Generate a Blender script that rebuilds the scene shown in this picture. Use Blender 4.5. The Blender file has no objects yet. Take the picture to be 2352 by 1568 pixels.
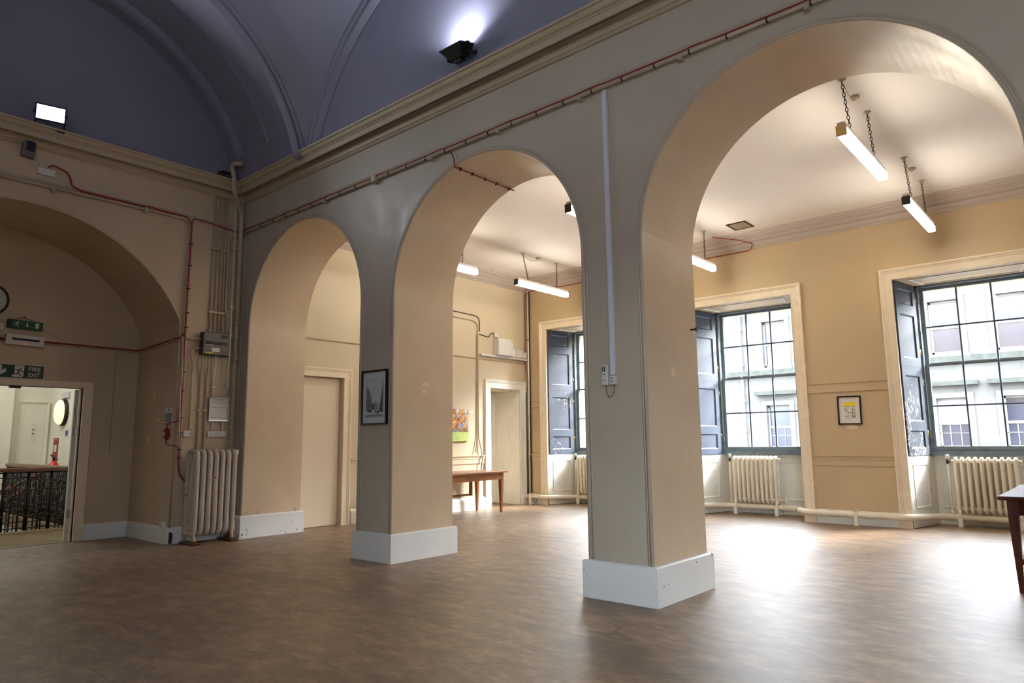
import bpy, math, random
from mathutils import Vector, Matrix
random.seed(7)
SC = bpy.context.scene
COL = SC.collection
R = math.radians
PI = math.pi

# ------------------------------------------------------------------ camera
YAW, PITCH, ROLL, FPX = 40.926, 8.228, -0.612, 1588.5
CAM = Vector((9.317, -4.820, 1.25))
_y, _p, _r = R(YAW), R(PITCH), R(ROLL)
fw = Vector((-math.sin(_y) * math.cos(_p), math.cos(_y) * math.cos(_p), math.sin(_p)))
rt = fw.cross(Vector((0, 0, 1))).normalized()
up = rt.cross(fw)
rt2 = rt * math.cos(_r) + up * math.sin(_r)
up2 = -rt * math.sin(_r) + up * math.cos(_r)
cd = bpy.data.cameras.new('camera')
cd.sensor_width = 36.0
cd.lens = FPX / 2352 * 36
cd.clip_start = 0.02
cam = bpy.data.objects.new('camera', cd)
COL.objects.link(cam)
cam.matrix_world = Matrix(((rt2.x, up2.x, -fw.x, CAM.x), (rt2.y, up2.y, -fw.y, CAM.y),
                           (rt2.z, up2.z, -fw.z, CAM.z), (0, 0, 0, 1)))
SC.camera = cam

# ------------------------------------------------------------------ sky and exposure
SC.view_settings.view_transform = 'Standard'
SC.view_settings.look = 'None'
SC.view_settings.gamma = 1.0
SC.view_settings.exposure = 0.0
SC.view_settings.use_curve_mapping = False
SKY = 36.0          # overcast sky
TUBE = 32.0         # fluorescent diffusers
FLOOD = 38.0       # hall floodlights (W)
w = bpy.data.worlds.new('sky')
SC.world = w
w.use_nodes = True
nt = w.node_tree
bg = nt.nodes['Background']
_tc = nt.nodes.new('ShaderNodeTexCoord')
_sx = nt.nodes.new('ShaderNodeSeparateXYZ')
_rp = nt.nodes.new('ShaderNodeValToRGB')
_rp.color_ramp.elements[0].position = 0.0
_rp.color_ramp.elements[0].color = (0.16, 0.16, 0.16, 1)      # ground side
_rp.color_ramp.elements[1].position = 0.03
_rp.color_ramp.elements[1].color = (0.84, 0.92, 1.0, 1)       # overcast sky
nt.links.new(_tc.outputs['Generated'], _sx.inputs[0])
nt.links.new(_sx.outputs[2], _rp.inputs[0])
nt.links.new(_rp.outputs[0], bg.inputs[0])
bg.inputs[1].default_value = SKY
try:
    SC.cycles.use_denoising = True
    SC.cycles.max_bounces = 12
    SC.cycles.diffuse_bounces = 8
    SC.cycles.sample_clamp_indirect = 8.0
    SC.cycles.transparent_max_bounces = 12
except Exception:
    pass


sd = bpy.data.lights.new('bright_cloud_sun', 'SUN')
sd.energy = 36.0
sd.angle = R(28)
sd.color = (1.0, 0.97, 0.92)
so_ = bpy.data.objects.new('bright_cloud_sun', sd)
COL.objects.link(so_)
so_.rotation_euler = Vector((-math.cos(R(32)) * 0.62, -math.cos(R(32)) * 0.785, -math.sin(R(32)))).to_track_quat('-Z', 'Y').to_euler()

# ------------------------------------------------------------------ materials
def lin(c):
    return tuple(((x / 255) / 12.92 if x / 255 <= 0.04045 else ((x / 255 + 0.055) / 1.055) ** 2.4) for x in c) + (1.0,)


class NT:
    def __init__(s, name):
        s.m = bpy.data.materials.new(name)
        s.m.use_nodes = True
        s.t = s.m.node_tree
        s.b = s.t.nodes['Principled BSDF']

    def n(s, typ, **kw):
        nd = s.t.nodes.new(typ)
        for k, v in kw.items():
            if k.startswith('i_'):
                nd.inputs[k[2:].replace('_', ' ')].default_value = v
            else:
                setattr(nd, k, v)
        return nd

    def l(s, a, b):
        s.t.links.new(a, b)

    def coord(s, scale=(1, 1, 1), rot=(0, 0, 0)):
        tc = s.n('ShaderNodeTexCoord')
        mp = s.n('ShaderNodeMapping')
        mp.inputs['Scale'].default_value = scale
        mp.inputs['Rotation'].default_value = rot
        s.l(tc.outputs['Object'], mp.inputs[0])
        return mp.outputs[0]

    def noise(s, vec, sc, det=4, ro=0.5):
        nd = s.n('ShaderNodeTexNoise')
        nd.inputs['Scale'].default_value = sc
        nd.inputs['Detail'].default_value = det
        nd.inputs['Roughness'].default_value = ro
        s.l(vec, nd.inputs['Vector'])
        return nd.outputs['Fac']

    def ramp(s, fac, stops):
        nd = s.n('ShaderNodeValToRGB')
        e = nd.color_ramp.elements
        e[0].position, e[0].color = stops[0]
        e[1].position, e[1].color = stops[-1]
        for p, c in stops[1:-1]:
            x = e.new(p)
            x.color = c
        s.l(fac, nd.inputs[0])
        return nd.outputs[0]

    def mix(s, fac, a, b, mode='MIX'):
        nd = s.n('ShaderNodeMix', data_type='RGBA', blend_type=mode)
        for i, v in ((0, fac), (6, a), (7, b)):
            if isinstance(v, (int, float, tuple)):
                nd.inputs[i].default_value = v
            else:
                s.l(v, nd.inputs[i])
        return nd.outputs[2]

    def math(s, op, a, b=None):
        nd = s.n('ShaderNodeMath', operation=op)
        for i, v in ((0, a), (1, b)):
            if v is None:
                continue
            if isinstance(v, (int, float)):
                nd.inputs[i].default_value = v
            else:
                s.l(v, nd.inputs[i])
        return nd.outputs[0]

    def bump(s, h, st=0.2, d=0.01):
        nd = s.n('ShaderNodeBump')
        nd.inputs['Strength'].default_value = st
        nd.inputs['Distance'].default_value = d
        s.l(h, nd.inputs['Height'])
        s.l(nd.outputs[0], s.b.inputs['Normal'])


def paint(name, c, rough=0.5, var=0.06, bump=0.15, sc=1.6, chips=None, chip_col=(70, 48, 35), metal=0.0):
    k = NT(name)
    v = k.coord()
    base = lin(c)
    n1 = k.noise(v, sc, 5, 0.55)
    dark = tuple(x * (1 - 2.2 * var) for x in base[:3]) + (1,)
    lite = tuple(min(1, x * (1 + 1.6 * var)) for x in base[:3]) + (1,)
    col = k.ramp(n1, [(0.3, dark), (0.7, lite)])
    if chips is not None:
        n2 = k.noise(v, 38, 3, 0.6)
        n3 = k.noise(v, 5, 2)
        f = k.math('MULTIPLY', n2, n3)
        msk = k.ramp(f, [(chips, (0, 0, 0, 1)), (chips + 0.02, (1, 1, 1, 1))])
        col = k.mix(msk, col, lin(chip_col))
    k.l(col, k.b.inputs['Base Color'])
    n4 = k.noise(v, 60, 3)
    r = k.ramp(k.noise(v, 4, 3), [(0.3, (max(0, rough - 0.07),) * 3 + (1,)), (0.7, (min(1, rough + 0.07),) * 3 + (1,))])
    k.l(r, k.b.inputs['Roughness'])
    k.b.inputs['Metallic'].default_value = metal
    k.bump(k.math('ADD', n4, k.math('MULTIPLY', n1, 3.0)), bump, 0.004)
    return k.m


def plain(name, c, rough=0.5, metal=0.0, emit=None, es=0.0, spec=None):
    k = NT(name)
    k.b.inputs['Base Color'].default_value = lin(c)
    k.b.inputs['Roughness'].default_value = rough
    k.b.inputs['Metallic'].default_value = metal
    # faint procedural wear so that nothing is perfectly uniform
    v = k.coord()
    n = k.noise(v, 14, 3)
    base = lin(c)
    k.l(k.ramp(n, [(0.25, tuple(x * 0.93 for x in base[:3]) + (1,)), (0.75, base)]), k.b.inputs['Base Color'])
    if emit:
        k.b.inputs['Emission Color'].default_value = lin(emit)
        k.b.inputs['Emission Strength'].default_value = es
    return k.m


def wood(name, c1, c2, axis='y', rough=0.35):
    k = NT(name)
    s = {'x': (0.6, 9, 9), 'y': (9, 0.6, 9), 'z': (9, 9, 0.6)}[axis]
    v = k.coord(scale=s)
    n = k.noise(v, 3.0, 6, 0.65)
    n2 = k.noise(k.coord(), 2.0, 2)
    col = k.mix(k.math('MULTIPLY', n2, 0.6), k.ramp(n, [(0.3, lin(c1)), (0.68, lin(c2))]), lin(c1))
    k.l(col, k.b.inputs['Base Color'])
    k.b.inputs['Roughness'].default_value = rough
    k.bump(n, 0.12, 0.003)
    return k.m


def floor_material():
    k = NT('vinyl_floor')
    v = k.coord()
    streak = k.noise(k.coord(scale=(1.1, 2.3, 1), rot=(0, 0, R(42))), 3.4, 9, 0.7)
    big = k.noise(v, 0.5, 4, 0.6)
    fine = k.noise(k.coord(scale=(1.6, 4, 1), rot=(0, 0, R(48))), 9, 5, 0.7)
    c = k.ramp(streak, [(0.38, lin((64, 46, 32))), (0.5, lin((124, 96, 70))), (0.62, lin((176, 148, 114)))])
    c = k.mix(0.4, c, k.ramp(big, [(0.38, lin((76, 56, 42))), (0.62, lin((152, 126, 94)))]))
    c = k.mix(0.3, c, k.ramp(fine, [(0.36, lin((66, 52, 40))), (0.64, lin((172, 146, 120)))]), 'MIX')
    # scuffs: thin dark curved marks
    w1 = k.noise(v, 0.8, 1, 0.4)
    ridge = k.math('ABSOLUTE', k.math('SUBTRACT', w1, 0.5))
    m1 = k.ramp(ridge, [(0.0, (1, 1, 1, 1)), (0.003, (0, 0, 0, 1))])
    pm = k.ramp(k.noise(v, 0.9, 2), [(0.55, (0, 0, 0, 1)), (0.62, (1, 1, 1, 1))])
    c = k.mix(k.math('MULTIPLY', k.math('MULTIPLY', m1, pm), 0.6), c, lin((48, 38, 32)))
    # seams between the sheets, 2 m apart, running along the hall
    sx = k.n('ShaderNodeSeparateXYZ')
    k.l(v, sx.inputs[0])
    seam = None
    for off in (-3.27, -1.36, 0.62, 2.6, 4.6):
        d = k.math('ABSOLUTE', k.math('SUBTRACT', sx.outputs[1], off))
        q = k.math('LESS_THAN', d, 0.004)
        seam = q if seam is None else k.math('MAXIMUM', seam, q)
    c = k.mix(k.math('MULTIPLY', seam, 0.55), c, lin((60, 48, 38)))
    # one worn strip beside a seam
    d = k.math('ABSOLUTE', k.math('SUBTRACT', sx.outputs[1], -1.16))
    strip = k.math('LESS_THAN', d, 0.2)
    wear = k.math('MULTIPLY', strip, k.ramp(k.noise(v, 1.3, 4), [(0.45, (0, 0, 0, 1)), (0.65, (1, 1, 1, 1))]))
    c = k.mix(k.math('MULTIPLY', wear, 0.6), c, lin((70, 62, 54)))
    k.l(c, k.b.inputs['Base Color'])
    k.l(k.ramp(fine, [(0.3, (0.42,) * 3 + (1,)), (0.7, (0.50,) * 3 + (1,))]), k.b.inputs['Roughness'])
    k.b.inputs['Specular IOR Level'].default_value = 1.0
    k.b.inputs['Coat Weight'].default_value = 0.2
    k.b.inputs['Coat Roughness'].default_value = 0.34
    k.bump(k.math('ADD', big, k.math('MULTIPLY', seam, -2.0)), 0.06, 0.006)
    return k.m


def flaking(name, c, amount):
    k = NT(name)
    v = k.coord()
    n1 = k.noise(v, 2.2, 4)
    base = k.ramp(n1, [(0.3, lin(tuple(x * 0.88 for x in c))), (0.7, lin(c))])
    n2 = k.noise(k.coord(scale=(1, 1, 0.6)), 22, 5, 0.6)
    n3 = k.noise(v, 1.5, 2)
    f = k.math('MULTIPLY', n2, n3)
    m = k.ramp(f, [(amount, (0, 0, 0, 1)), (amount + 0.012, (1, 1, 1, 1))])
    md = k.ramp(f, [(amount + 0.025, (0, 0, 0, 1)), (amount + 0.035, (1, 1, 1, 1))])
    col = k.mix(m, base, lin((196, 194, 190)))
    col = k.mix(md, col, lin((40, 42, 48)))
    k.l(col, k.b.inputs['Base Color'])
    k.b.inputs['Roughness'].default_value = 0.4
    k.bump(k.math('ADD', k.math('MULTIPLY', m, 0.6), k.math('MULTIPLY', n1, 0.3)), 0.4, 0.004)
    return k.m


def stone_material():
    k = NT('facade_stone')
    v = k.coord()
    br = k.n('ShaderNodeTexBrick')
    br.inputs['Scale'].default_value = 1.0
    br.inputs['Brick Width'].default_value = 0.9
    br.inputs['Row Height'].default_value = 0.42
    br.inputs['Mortar Size'].default_value = 0.008
    br.inputs['Color1'].default_value = lin((78, 77, 74))
    br.inputs['Color2'].default_value = lin((66, 66, 65))
    br.inputs['Mortar'].default_value = lin((48, 48, 47))
    k.l(k.coord(rot=(R(90), 0, 0)), br.inputs['Vector'])
    n = k.noise(v, 0.7, 5, 0.6)
    c = k.mix(0.5, br.outputs[0], k.ramp(n, [(0.3, lin((60, 60, 60))), (0.7, lin((84, 83, 81)))]))
    k.l(c, k.b.inputs['Base Color'])
    k.b.inputs['Roughness'].default_value = 0.9
    return k.m


def glass_material():
    k = NT('window_glass')
    t = k.n('ShaderNodeBsdfTransparent')
    t.inputs[0].default_value = (0.97, 0.985, 1.0, 1)
    g = k.n('ShaderNodeBsdfGlossy')
    g.inputs['Roughness'].default_value = 0.03
    mx = k.n('ShaderNodeMixShader')
    mx.inputs[0].default_value = 0.05
    k.l(t.outputs[0], mx.inputs[1])
    k.l(g.outputs[0], mx.inputs[2])
    out = [n for n in k.t.nodes if n.type == 'OUTPUT_MATERIAL'][0]
    k.l(mx.outputs[0], out.inputs[0])
    return k.m


def canvas_material():
    k = NT('autumn_canvas')
    v = k.coord()
    sx = k.n('ShaderNodeSeparateXYZ')
    k.l(v, sx.inputs[0])
    z = sx.outputs[2]
    n = k.noise(v, 16, 5, 0.7)
    n2 = k.noise(v, 6, 3)
    leaves = k.ramp(n, [(0.36, lin((70, 44, 34))), (0.5, lin((188, 120, 60))), (0.62, lin((226, 190, 100)))])
    sky = k.ramp(n2, [(0.4, lin((80, 130, 200))), (0.6, lin((214, 222, 236)))])
    f = k.ramp(k.noise(v, 9, 4), [(0.40, (0, 0, 0, 1)), (0.47, (1, 1, 1, 1))])
    top = k.mix(f, sky, leaves)
    grass = k.ramp(k.noise(v, 30, 3), [(0.3, lin((150, 176, 80))), (0.7, lin((190, 206, 120)))])
    g = k.math('LESS_THAN', z, 0.17)
    hedge = k.math('LESS_THAN', z, 0.24)
    c = k.mix(k.math('MULTIPLY', hedge, n), top, lin((60, 66, 52)))
    c = k.mix(g, c, grass)
    k.l(c, k.b.inputs['Base Color'])
    k.b.inputs['Roughness'].default_value = 0.6
    return k.m


M = {}
M['hall_wall'] = paint('hall_wall_paint', (182, 172, 155), 0.42, 0.05, 0.12, 0.9)
M['end_wall'] = paint('end_wall_paint', (194, 174, 146), 0.45, 0.05, 0.12, 0.9)
M['end_room'] = paint('pale_end_wall_paint', (200, 184, 156), 0.5, 0.03, 0.1, 0.8)
M['reveal'] = paint('reveal_paint', (202, 180, 152), 0.36, 0.05, 0.14, 1.2)
M['back_wall'] = paint('ochre_wall_paint', (192, 168, 132), 0.5, 0.04, 0.1, 0.8)
M['ceiling'] = paint('ceiling_paint', (224, 216, 210), 0.6, 0.03, 0.1, 0.6)
M['cornice'] = paint('cornice_paint', (180, 164, 138), 0.45, 0.012, 0.1, 3)
M['back_cornice'] = paint('back_cornice_paint', (184, 170, 160), 0.5, 0.012, 0.1, 3)
M['vault'] = paint('lavender_vault_paint', (128, 127, 143), 0.5, 0.05, 0.12, 0.7)
M['white_trim'] = paint('white_gloss_paint', (234, 232, 222), 0.3, 0.012, 0.1, 3, chips=0.47)
M['plinth'] = paint('chipped_plinth_paint', (224, 226, 226), 0.35, 0.02, 0.12, 2.5, chips=0.42)
M['cream_trim'] = paint('cream_gloss_paint', (232, 216, 190), 0.25, 0.012, 0.08, 3)
M['door_cream'] = paint('door_paint', (222, 206, 182), 0.35, 0.012, 0.06, 2)
M['pipe'] = paint('pipe_paint', (178, 162, 136), 0.35, 0.06, 0.1, 8)
M['radiator'] = paint('radiator_paint', (232, 222, 202), 0.3, 0.015, 0.1, 8)
M['old_radiator'] = paint('old_radiator_paint', (186, 172, 158), 0.35, 0.05, 0.15, 6, chips=0.40)
M['floor'] = floor_material()
M['landing'] = paint('landing_carpet', (122, 106, 76), 0.9, 0.08, 0.3, 5)
M['landing_wall'] = paint('landing_wall_paint', (226, 224, 212), 0.6, 0.03, 0.08, 1)
M['shutter'] = flaking('shutter_flaking', (50, 58, 74), 0.335)
M['shutter2'] = flaking('shutter_sound', (60, 71, 90), 0.45)
M['sash'] = paint('sash_paint', (120, 134, 142), 0.3, 0.05, 0.1, 4, chips=0.44, chip_col=(200, 196, 188))
M['bar'] = plain('glazing_bar_paint', (74, 82, 104), 0.4)
M['glass'] = glass_material()
M['stone'] = stone_material()
M['stone_trim'] = paint('facade_trim', (86, 85, 82), 0.9, 0.08, 0.2, 1.5)
M['moss'] = paint('mossy_ledge', (48, 51, 47), 0.95, 0.15, 0.3, 6)
M['far_glass'] = plain('facade_window_glass', (26, 33, 50), 0.15)
M['far_frame'] = plain('facade_window_frame', (112, 112, 113), 0.6)
M['black'] = plain('black_metal', (12, 12, 14), 0.45)
M['black_gloss'] = plain('black_frame', (14, 13, 14), 0.25)
M['iron'] = paint('black_iron', (18, 15, 13), 0.35, 0.1, 0.2, 10)
M['red'] = plain('red_cable', (150, 24, 30), 0.4)
M['red_dark'] = plain('red_plastic', (140, 20, 24), 0.35)
M['white'] = plain('white_plastic', (214, 210, 206), 0.35)
M['offwhite'] = plain('paper', (222, 214, 204), 0.7)
M['blue_white'] = plain('white_trunking', (214, 214, 226), 0.35)
M['grey'] = plain('grey_enclosure', (104, 98, 90), 0.4)
M['dgrey'] = plain('dark_grey', (40, 38, 38), 0.5)
M['alu'] = plain('aluminium', (176, 176, 178), 0.3, 0.8)
M['brass'] = plain('brass', (190, 150, 80), 0.3, 0.9)
M['chain'] = plain('chain_metal', (66, 58, 52), 0.4, 0.6)
M['mahogany'] = wood('mahogany', (58, 26, 18), (112, 56, 36), 'y', 0.22)
M['mahogany_leg'] = wood('mahogany_upright', (60, 28, 18), (124, 64, 40), 'z', 0.3)
M['oak'] = wood('warm_table_wood', (128, 78, 48), (176, 122, 82), 'y', 0.3)
M['oak_leg'] = wood('warm_table_upright', (118, 70, 40), (168, 110, 68), 'z', 0.3)
M['handrail'] = wood('handrail_wood', (78, 42, 28), (130, 80, 56), 'y', 0.25)
M['green'] = plain('sign_green', (10, 84, 40), 0.4)
M['dkgreen'] = plain('sign_dark_green', (8, 52, 42), 0.4)
M['sign_white'] = plain('sign_white', (214, 210, 196), 0.5)
M['blue'] = plain('sign_blue', (24, 74, 150), 0.5)
M['sign_red'] = plain('sign_red', (150, 30, 44), 0.5)
M['yellow'] = plain('sticker_yellow', (196, 180, 20), 0.5)
M['note'] = plain('pale_note', (214, 212, 160), 0.7)
M['poster_yellow'] = plain('poster_yellow', (236, 212, 20), 0.5)
M['poster_grey'] = plain('poster_ink', (120, 112, 116), 0.7)
M['ink'] = plain('etching_ink', (66, 70, 72), 0.7)
M['ink2'] = plain('etching_mid', (136, 142, 142), 0.7)
M['mount'] = plain('picture_mount', (196, 202, 200), 0.6)
M['print'] = plain('etching_paper', (186, 194, 196), 0.6)
M['extinguisher'] = plain('extinguisher_red', (206, 34, 26), 0.25)
M['cable_black'] = plain('black_cable', (22, 20, 20), 0.5)
M['canvas'] = canvas_material()
M['street'] = paint('street_ground', (120, 120, 122), 0.9, 0.1, 0.2, 1)
M['tube'] = plain('lit_diffuser', (250, 244, 226), 0.4, 0, (255, 246, 228), TUBE)
M['lamp'] = plain('lit_bulkhead', (255, 230, 180), 0.4, 0, (255, 232, 190), 1.0)
M['flood_glass'] = plain('lit_flood_glass', (240, 244, 255), 0.3, 0, (225, 232, 255), 30.0)
M['clear'] = plain('clock_face', (196, 200, 196), 0.3)
M['gold_cap'] = plain('cream_end_cap', (226, 196, 130), 0.4)
M['filler'] = plain('filler_patch', (226, 206, 176), 0.6)


# ------------------------------------------------------------------ mesh helpers
class MB:
    def __init__(s):
        s.v, s.f, s.mi, s.sm = [], [], [], []
        s.cur = 0
        s.smooth = False

    def face(s, idx):
        s.f.append(tuple(idx))
        s.mi.append(s.cur)
        s.sm.append(s.smooth)

    def pts(s, ps):
        b = len(s.v)
        s.v += [tuple(p) for p in ps]
        return b

    def poly(s, ps):
        b = s.pts(ps)
        s.face(range(b, b + len(ps)))

    def box(s, x0, y0, z0, x1, y1, z1):
        b = s.pts([(x, y, z) for z in (z0, z1) for y in (y0, y1) for x in (x0, x1)])
        for q in ((0, 1, 3, 2), (4, 6, 7, 5), (0, 4, 5, 1), (2, 3, 7, 6), (0, 2, 6, 4), (1, 5, 7, 3)):
            s.face([b + i for i in q])
        return s

    def bbox(s, x0, y0, z0, x1, y1, z1, c=0.004):
        """box with chamfered edges"""
        pts = []
        X, Y, Z = (x0, x1), (y0, y1), (z0, z1)
        sg = (1, -1)
        idx = {}
        for i in (0, 1):
            for j in (0, 1):
                for k in (0, 1):
                    for a in range(3):
                        p = [X[i] + sg[i] * c, Y[j] + sg[j] * c, Z[k] + sg[k] * c]
                        p[a] = (X[i], Y[j], Z[k])[a]
                        idx[(i, j, k, a)] = len(s.v) + len(pts)
                        pts.append(p)
        s.pts(pts)
        for a in range(3):
            o = [q for q in range(3) if q != a]
            for e in (0, 1):
                q = []
                for u, v in ((0, 0), (1, 0), (1, 1), (0, 1)):
                    t = [0, 0, 0]
                    t[a], t[o[0]], t[o[1]] = e, u, v
                    q.append(idx[tuple(t) + (a,)])
                s.face(q)
            # edges parallel to axis a
            for u in (0, 1):
                for v in (0, 1):
                    q = []
                    for e, ax in ((0, o[0]), (1, o[0]), (1, o[1]), (0, o[1])):
                        t = [0, 0, 0]
                        t[a], t[o[0]], t[o[1]] = e, u, v
                        q.append(idx[tuple(t) + (ax,)])
                    s.face(q)
        for i in (0, 1):
            for j in (0, 1):
                for k in (0, 1):
                    s.face([idx[(i, j, k, a)] for a in range(3)])
        return s

    def tube(s, path, r, n=10, closed=False, cap=True):
        P = [Vector(p) for p in path]
        m = len(P)
        rs = r if isinstance(r, (list, tuple)) else [r] * m
        old = s.smooth
        s.smooth = True
        T = []
        for i in range(m):
            if closed:
                t = (P[(i + 1) % m] - P[i - 1])
            elif i == 0:
                t = P[1] - P[0]
            elif i == m - 1:
                t = P[-1] - P[-2]
            else:
                t = (P[i + 1] - P[i]).normalized() + (P[i] - P[i - 1]).normalized()
            T.append(t.normalized())
        a = Vector((0, 0, 1)) if abs(T[0].z) < 0.9 else Vector((1, 0, 0))
        N = (a - T[0] * a.dot(T[0])).normalized()
        rings = []
        for i in range(m):
            if i:
                N = (N - T[i] * N.dot(T[i]))
                N = N.normalized() if N.length > 1e-6 else Vector((1, 0, 0))
            B = T[i].cross(N)
            rings.append(s.pts([P[i] + (N * math.cos(2 * PI * k / n) + B * math.sin(2 * PI * k / n)) * rs[i] for k in range(n)]))
        for i in range(m if closed else m - 1):
            a0, b0 = rings[i], rings[(i + 1) % m]
            for k in range(n):
                s.face((a0 + k, a0 + (k + 1) % n, b0 + (k + 1) % n, b0 + k))
        s.smooth = old
        if cap and not closed:
            s.face([rings[0] + k for k in range(n)][::-1])
            s.face([rings[-1] + k for k in range(n)])
        return s

    def lathe(s, prof, c=(0, 0, 0), axis='z', n=24):
        """prof: (radius, height) pairs"""
        old = s.smooth
        s.smooth = True
        rings = []
        for r, h in prof:
            ps = []
            for k in range(n):
                a = 2 * PI * k / n
                u, v = r * math.cos(a), r * math.sin(a)
                p = {'z': (u, v, h), 'x': (h, u, v), 'y': (u, h, v)}[axis]
                ps.append((c[0] + p[0], c[1] + p[1], c[2] + p[2]))
            rings.append(s.pts(ps))
        for i in range(len(rings) - 1):
            for k in range(n):
                s.face((rings[i] + k, rings[i] + (k + 1) % n, rings[i + 1] + (k + 1) % n, rings[i + 1] + k))
        s.smooth = old
        s.face([rings[0] + k for k in range(n)][::-1])
        s.face([rings[-1] + k for k in range(n)])
        return s

    def sweep(s, path, prof, mp, closed=False, cap=True):
        """profile (offset to the left of the path, d) swept with mitres; mp(u, v, d) -> xyz"""
        m = len(path)
        rings = []
        for i in range(m):
            def nrm(a, b):
                dx, dy = b[0] - a[0], b[1] - a[1]
                L = math.hypot(dx, dy) or 1
                return (-dy / L, dx / L)
            if closed or 0 < i < m - 1:
                n1 = nrm(path[i - 1], path[i])
                n2 = nrm(path[i], path[(i + 1) % m])
                k = 1 + n1[0] * n2[0] + n1[1] * n2[1]
                k = max(k, 0.2)
                nx, ny = (n1[0] + n2[0]) / k, (n1[1] + n2[1]) / k
            elif i == 0:
                nx, ny = nrm(path[0], path[1])
            else:
                nx, ny = nrm(path[-2], path[-1])
            rings.append(s.pts([mp(path[i][0] + nx * o, path[i][1] + ny * o, d) for o, d in prof]))
        q = len(prof)
        for i in range(m if closed else m - 1):
            a0, b0 = rings[i], rings[(i + 1) % m]
            for k in range(q - 1):
                s.face((a0 + k, a0 + k + 1, b0 + k + 1, b0 + k))
        if cap and not closed:
            s.face([rings[0] + k for k in range(q)])
            s.face([rings[-1] + k for k in range(q)][::-1])
        return s

    def build(s, name, mat, parent=None, loc=None, bevel=0.0):
        me = bpy.data.meshes.new(name)
        off = Vector(loc) if loc is not None else Vector((0, 0, 0))
        me.from_pydata([tuple(Vector(p) - off) for p in s.v], [], s.f)
        mats = mat if isinstance(mat, (list, tuple)) else [mat]
        for x in mats:
            me.materials.append(M[x] if isinstance(x, str) else x)
        me.polygons.foreach_set('material_index', s.mi)
        me.polygons.foreach_set('use_smooth', s.sm)
        import bmesh
        bm = bmesh.new()
        bm.from_mesh(me)
        bmesh.ops.recalc_face_normals(bm, faces=bm.faces)
        bm.to_mesh(me)
        bm.free()
        me.update()
        o = bpy.data.objects.new(name, me)
        COL.objects.link(o)
        o.location = off
        if parent is not None:
            o.parent = parent
            o.location = off - parent_world(parent)
        return o


def parent_world(p):
    v = Vector((0, 0, 0))
    while p is not None:
        v += Vector(p.location)
        p = p.parent
    return v


def part(mb, name, mat, parent, label=None):
    """mb is in world coordinates; the part hangs under parent"""
    o = mb.build(name, mat)
    o.parent = parent
    o.location = -parent_world(parent)
    if label:
        o['label'] = label
    return o


def thing(name, label, cat, loc, group=None):
    o = bpy.data.objects.new(name, None)
    COL.objects.link(o)
    o.location = loc
    o.empty_display_size = 0.1
    o['label'] = label
    o['category'] = cat
    if group:
        o['group'] = group
    return o


def tag(o, label, cat, group=None):
    o['label'] = label
    o['category'] = cat
    if group:
        o['group'] = group
    return o


def struct(mb, name, mat):
    o = mb.build(name, mat)
    o['kind'] = 'structure'
    return o


def struct_empty(name, loc=(0, 0, 0)):
    o = bpy.data.objects.new(name, None)
    COL.objects.link(o)
    o.location = loc
    o['kind'] = 'structure'
    return o


def copy_tree(o, parent=None, delta=None):
    c = o.copy()
    COL.objects.link(c)
    c.parent = parent
    if delta is not None:
        c.location = Vector(o.location) + Vector(delta)
    for ch in list(o.children):
        copy_tree(ch, c)
    return c


def smooth_path(pts, r=0.04, n=5):
    """round the corners of a polyline"""
    P = [Vector(p) for p in pts]
    out = [P[0]]
    for i in range(1, len(P) - 1):
        a = (P[i - 1] - P[i])
        b = (P[i + 1] - P[i])
        rr = min(r, a.length * 0.45, b.length * 0.45)
        p0 = P[i] + a.normalized() * rr
        p1 = P[i] + b.normalized() * rr
        for k in range(n + 1):
            t = k / n
            out.append(p0 * (1 - t) ** 2 + P[i] * 2 * t * (1 - t) + p1 * t * t)
    out.append(P[-1])
    return out


def text_polys(body, size):
    cu = bpy.data.curves.new('t', 'FONT')
    cu.body = body
    cu.size = size
    cu.offset = size * 0.02
    ob = bpy.data.objects.new('t', cu)
    COL.objects.link(ob)
    dg = bpy.context.evaluated_depsgraph_get()
    me = ob.evaluated_get(dg).to_mesh()
    vs = [tuple(v.co) for v in me.vertices]
    fs = [tuple(p.vertices) for p in me.polygons]
    ob.evaluated_get(dg).to_mesh_clear()
    bpy.data.objects.remove(ob)
    bpy.data.curves.remove(cu)
    return vs, fs


def prism(mb, poly, mp, d0, d1):
    """polygon in (u, v) extruded from depth d0 to d1"""
    n = len(poly)
    a = mb.pts([mp(u, v, d0) for u, v in poly])
    b = mb.pts([mp(u, v, d1) for u, v in poly])
    mb.face([a + i for i in range(n)][::-1])
    mb.face([b + i for i in range(n)])
    for i in range(n):
        mb.face((a + i, a + (i + 1) % n, b + (i + 1) % n, b + i))


# wall-plane maps: u along the wall, v up, d out of the wall into the room
def on_arcade(u, v, d): return (u, -d, v)
def on_left(u, v, d): return (d, u, v)
XE = 0.111
D = 6.244
def on_end(u, v, d): return (XE + d, u, v)
def on_back(u, v, d): return (u, D - d, v)
XR = -1.3
def on_recess(u, v, d): return (XR + d, u, v)
YJ = -0.87
def on_jamb(u, v, d): return (u, YJ - d, v)


def rect(u0, v0, u1, v1):
    return [(u0, v0), (u1, v0), (u1, v1), (u0, v1)]


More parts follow.
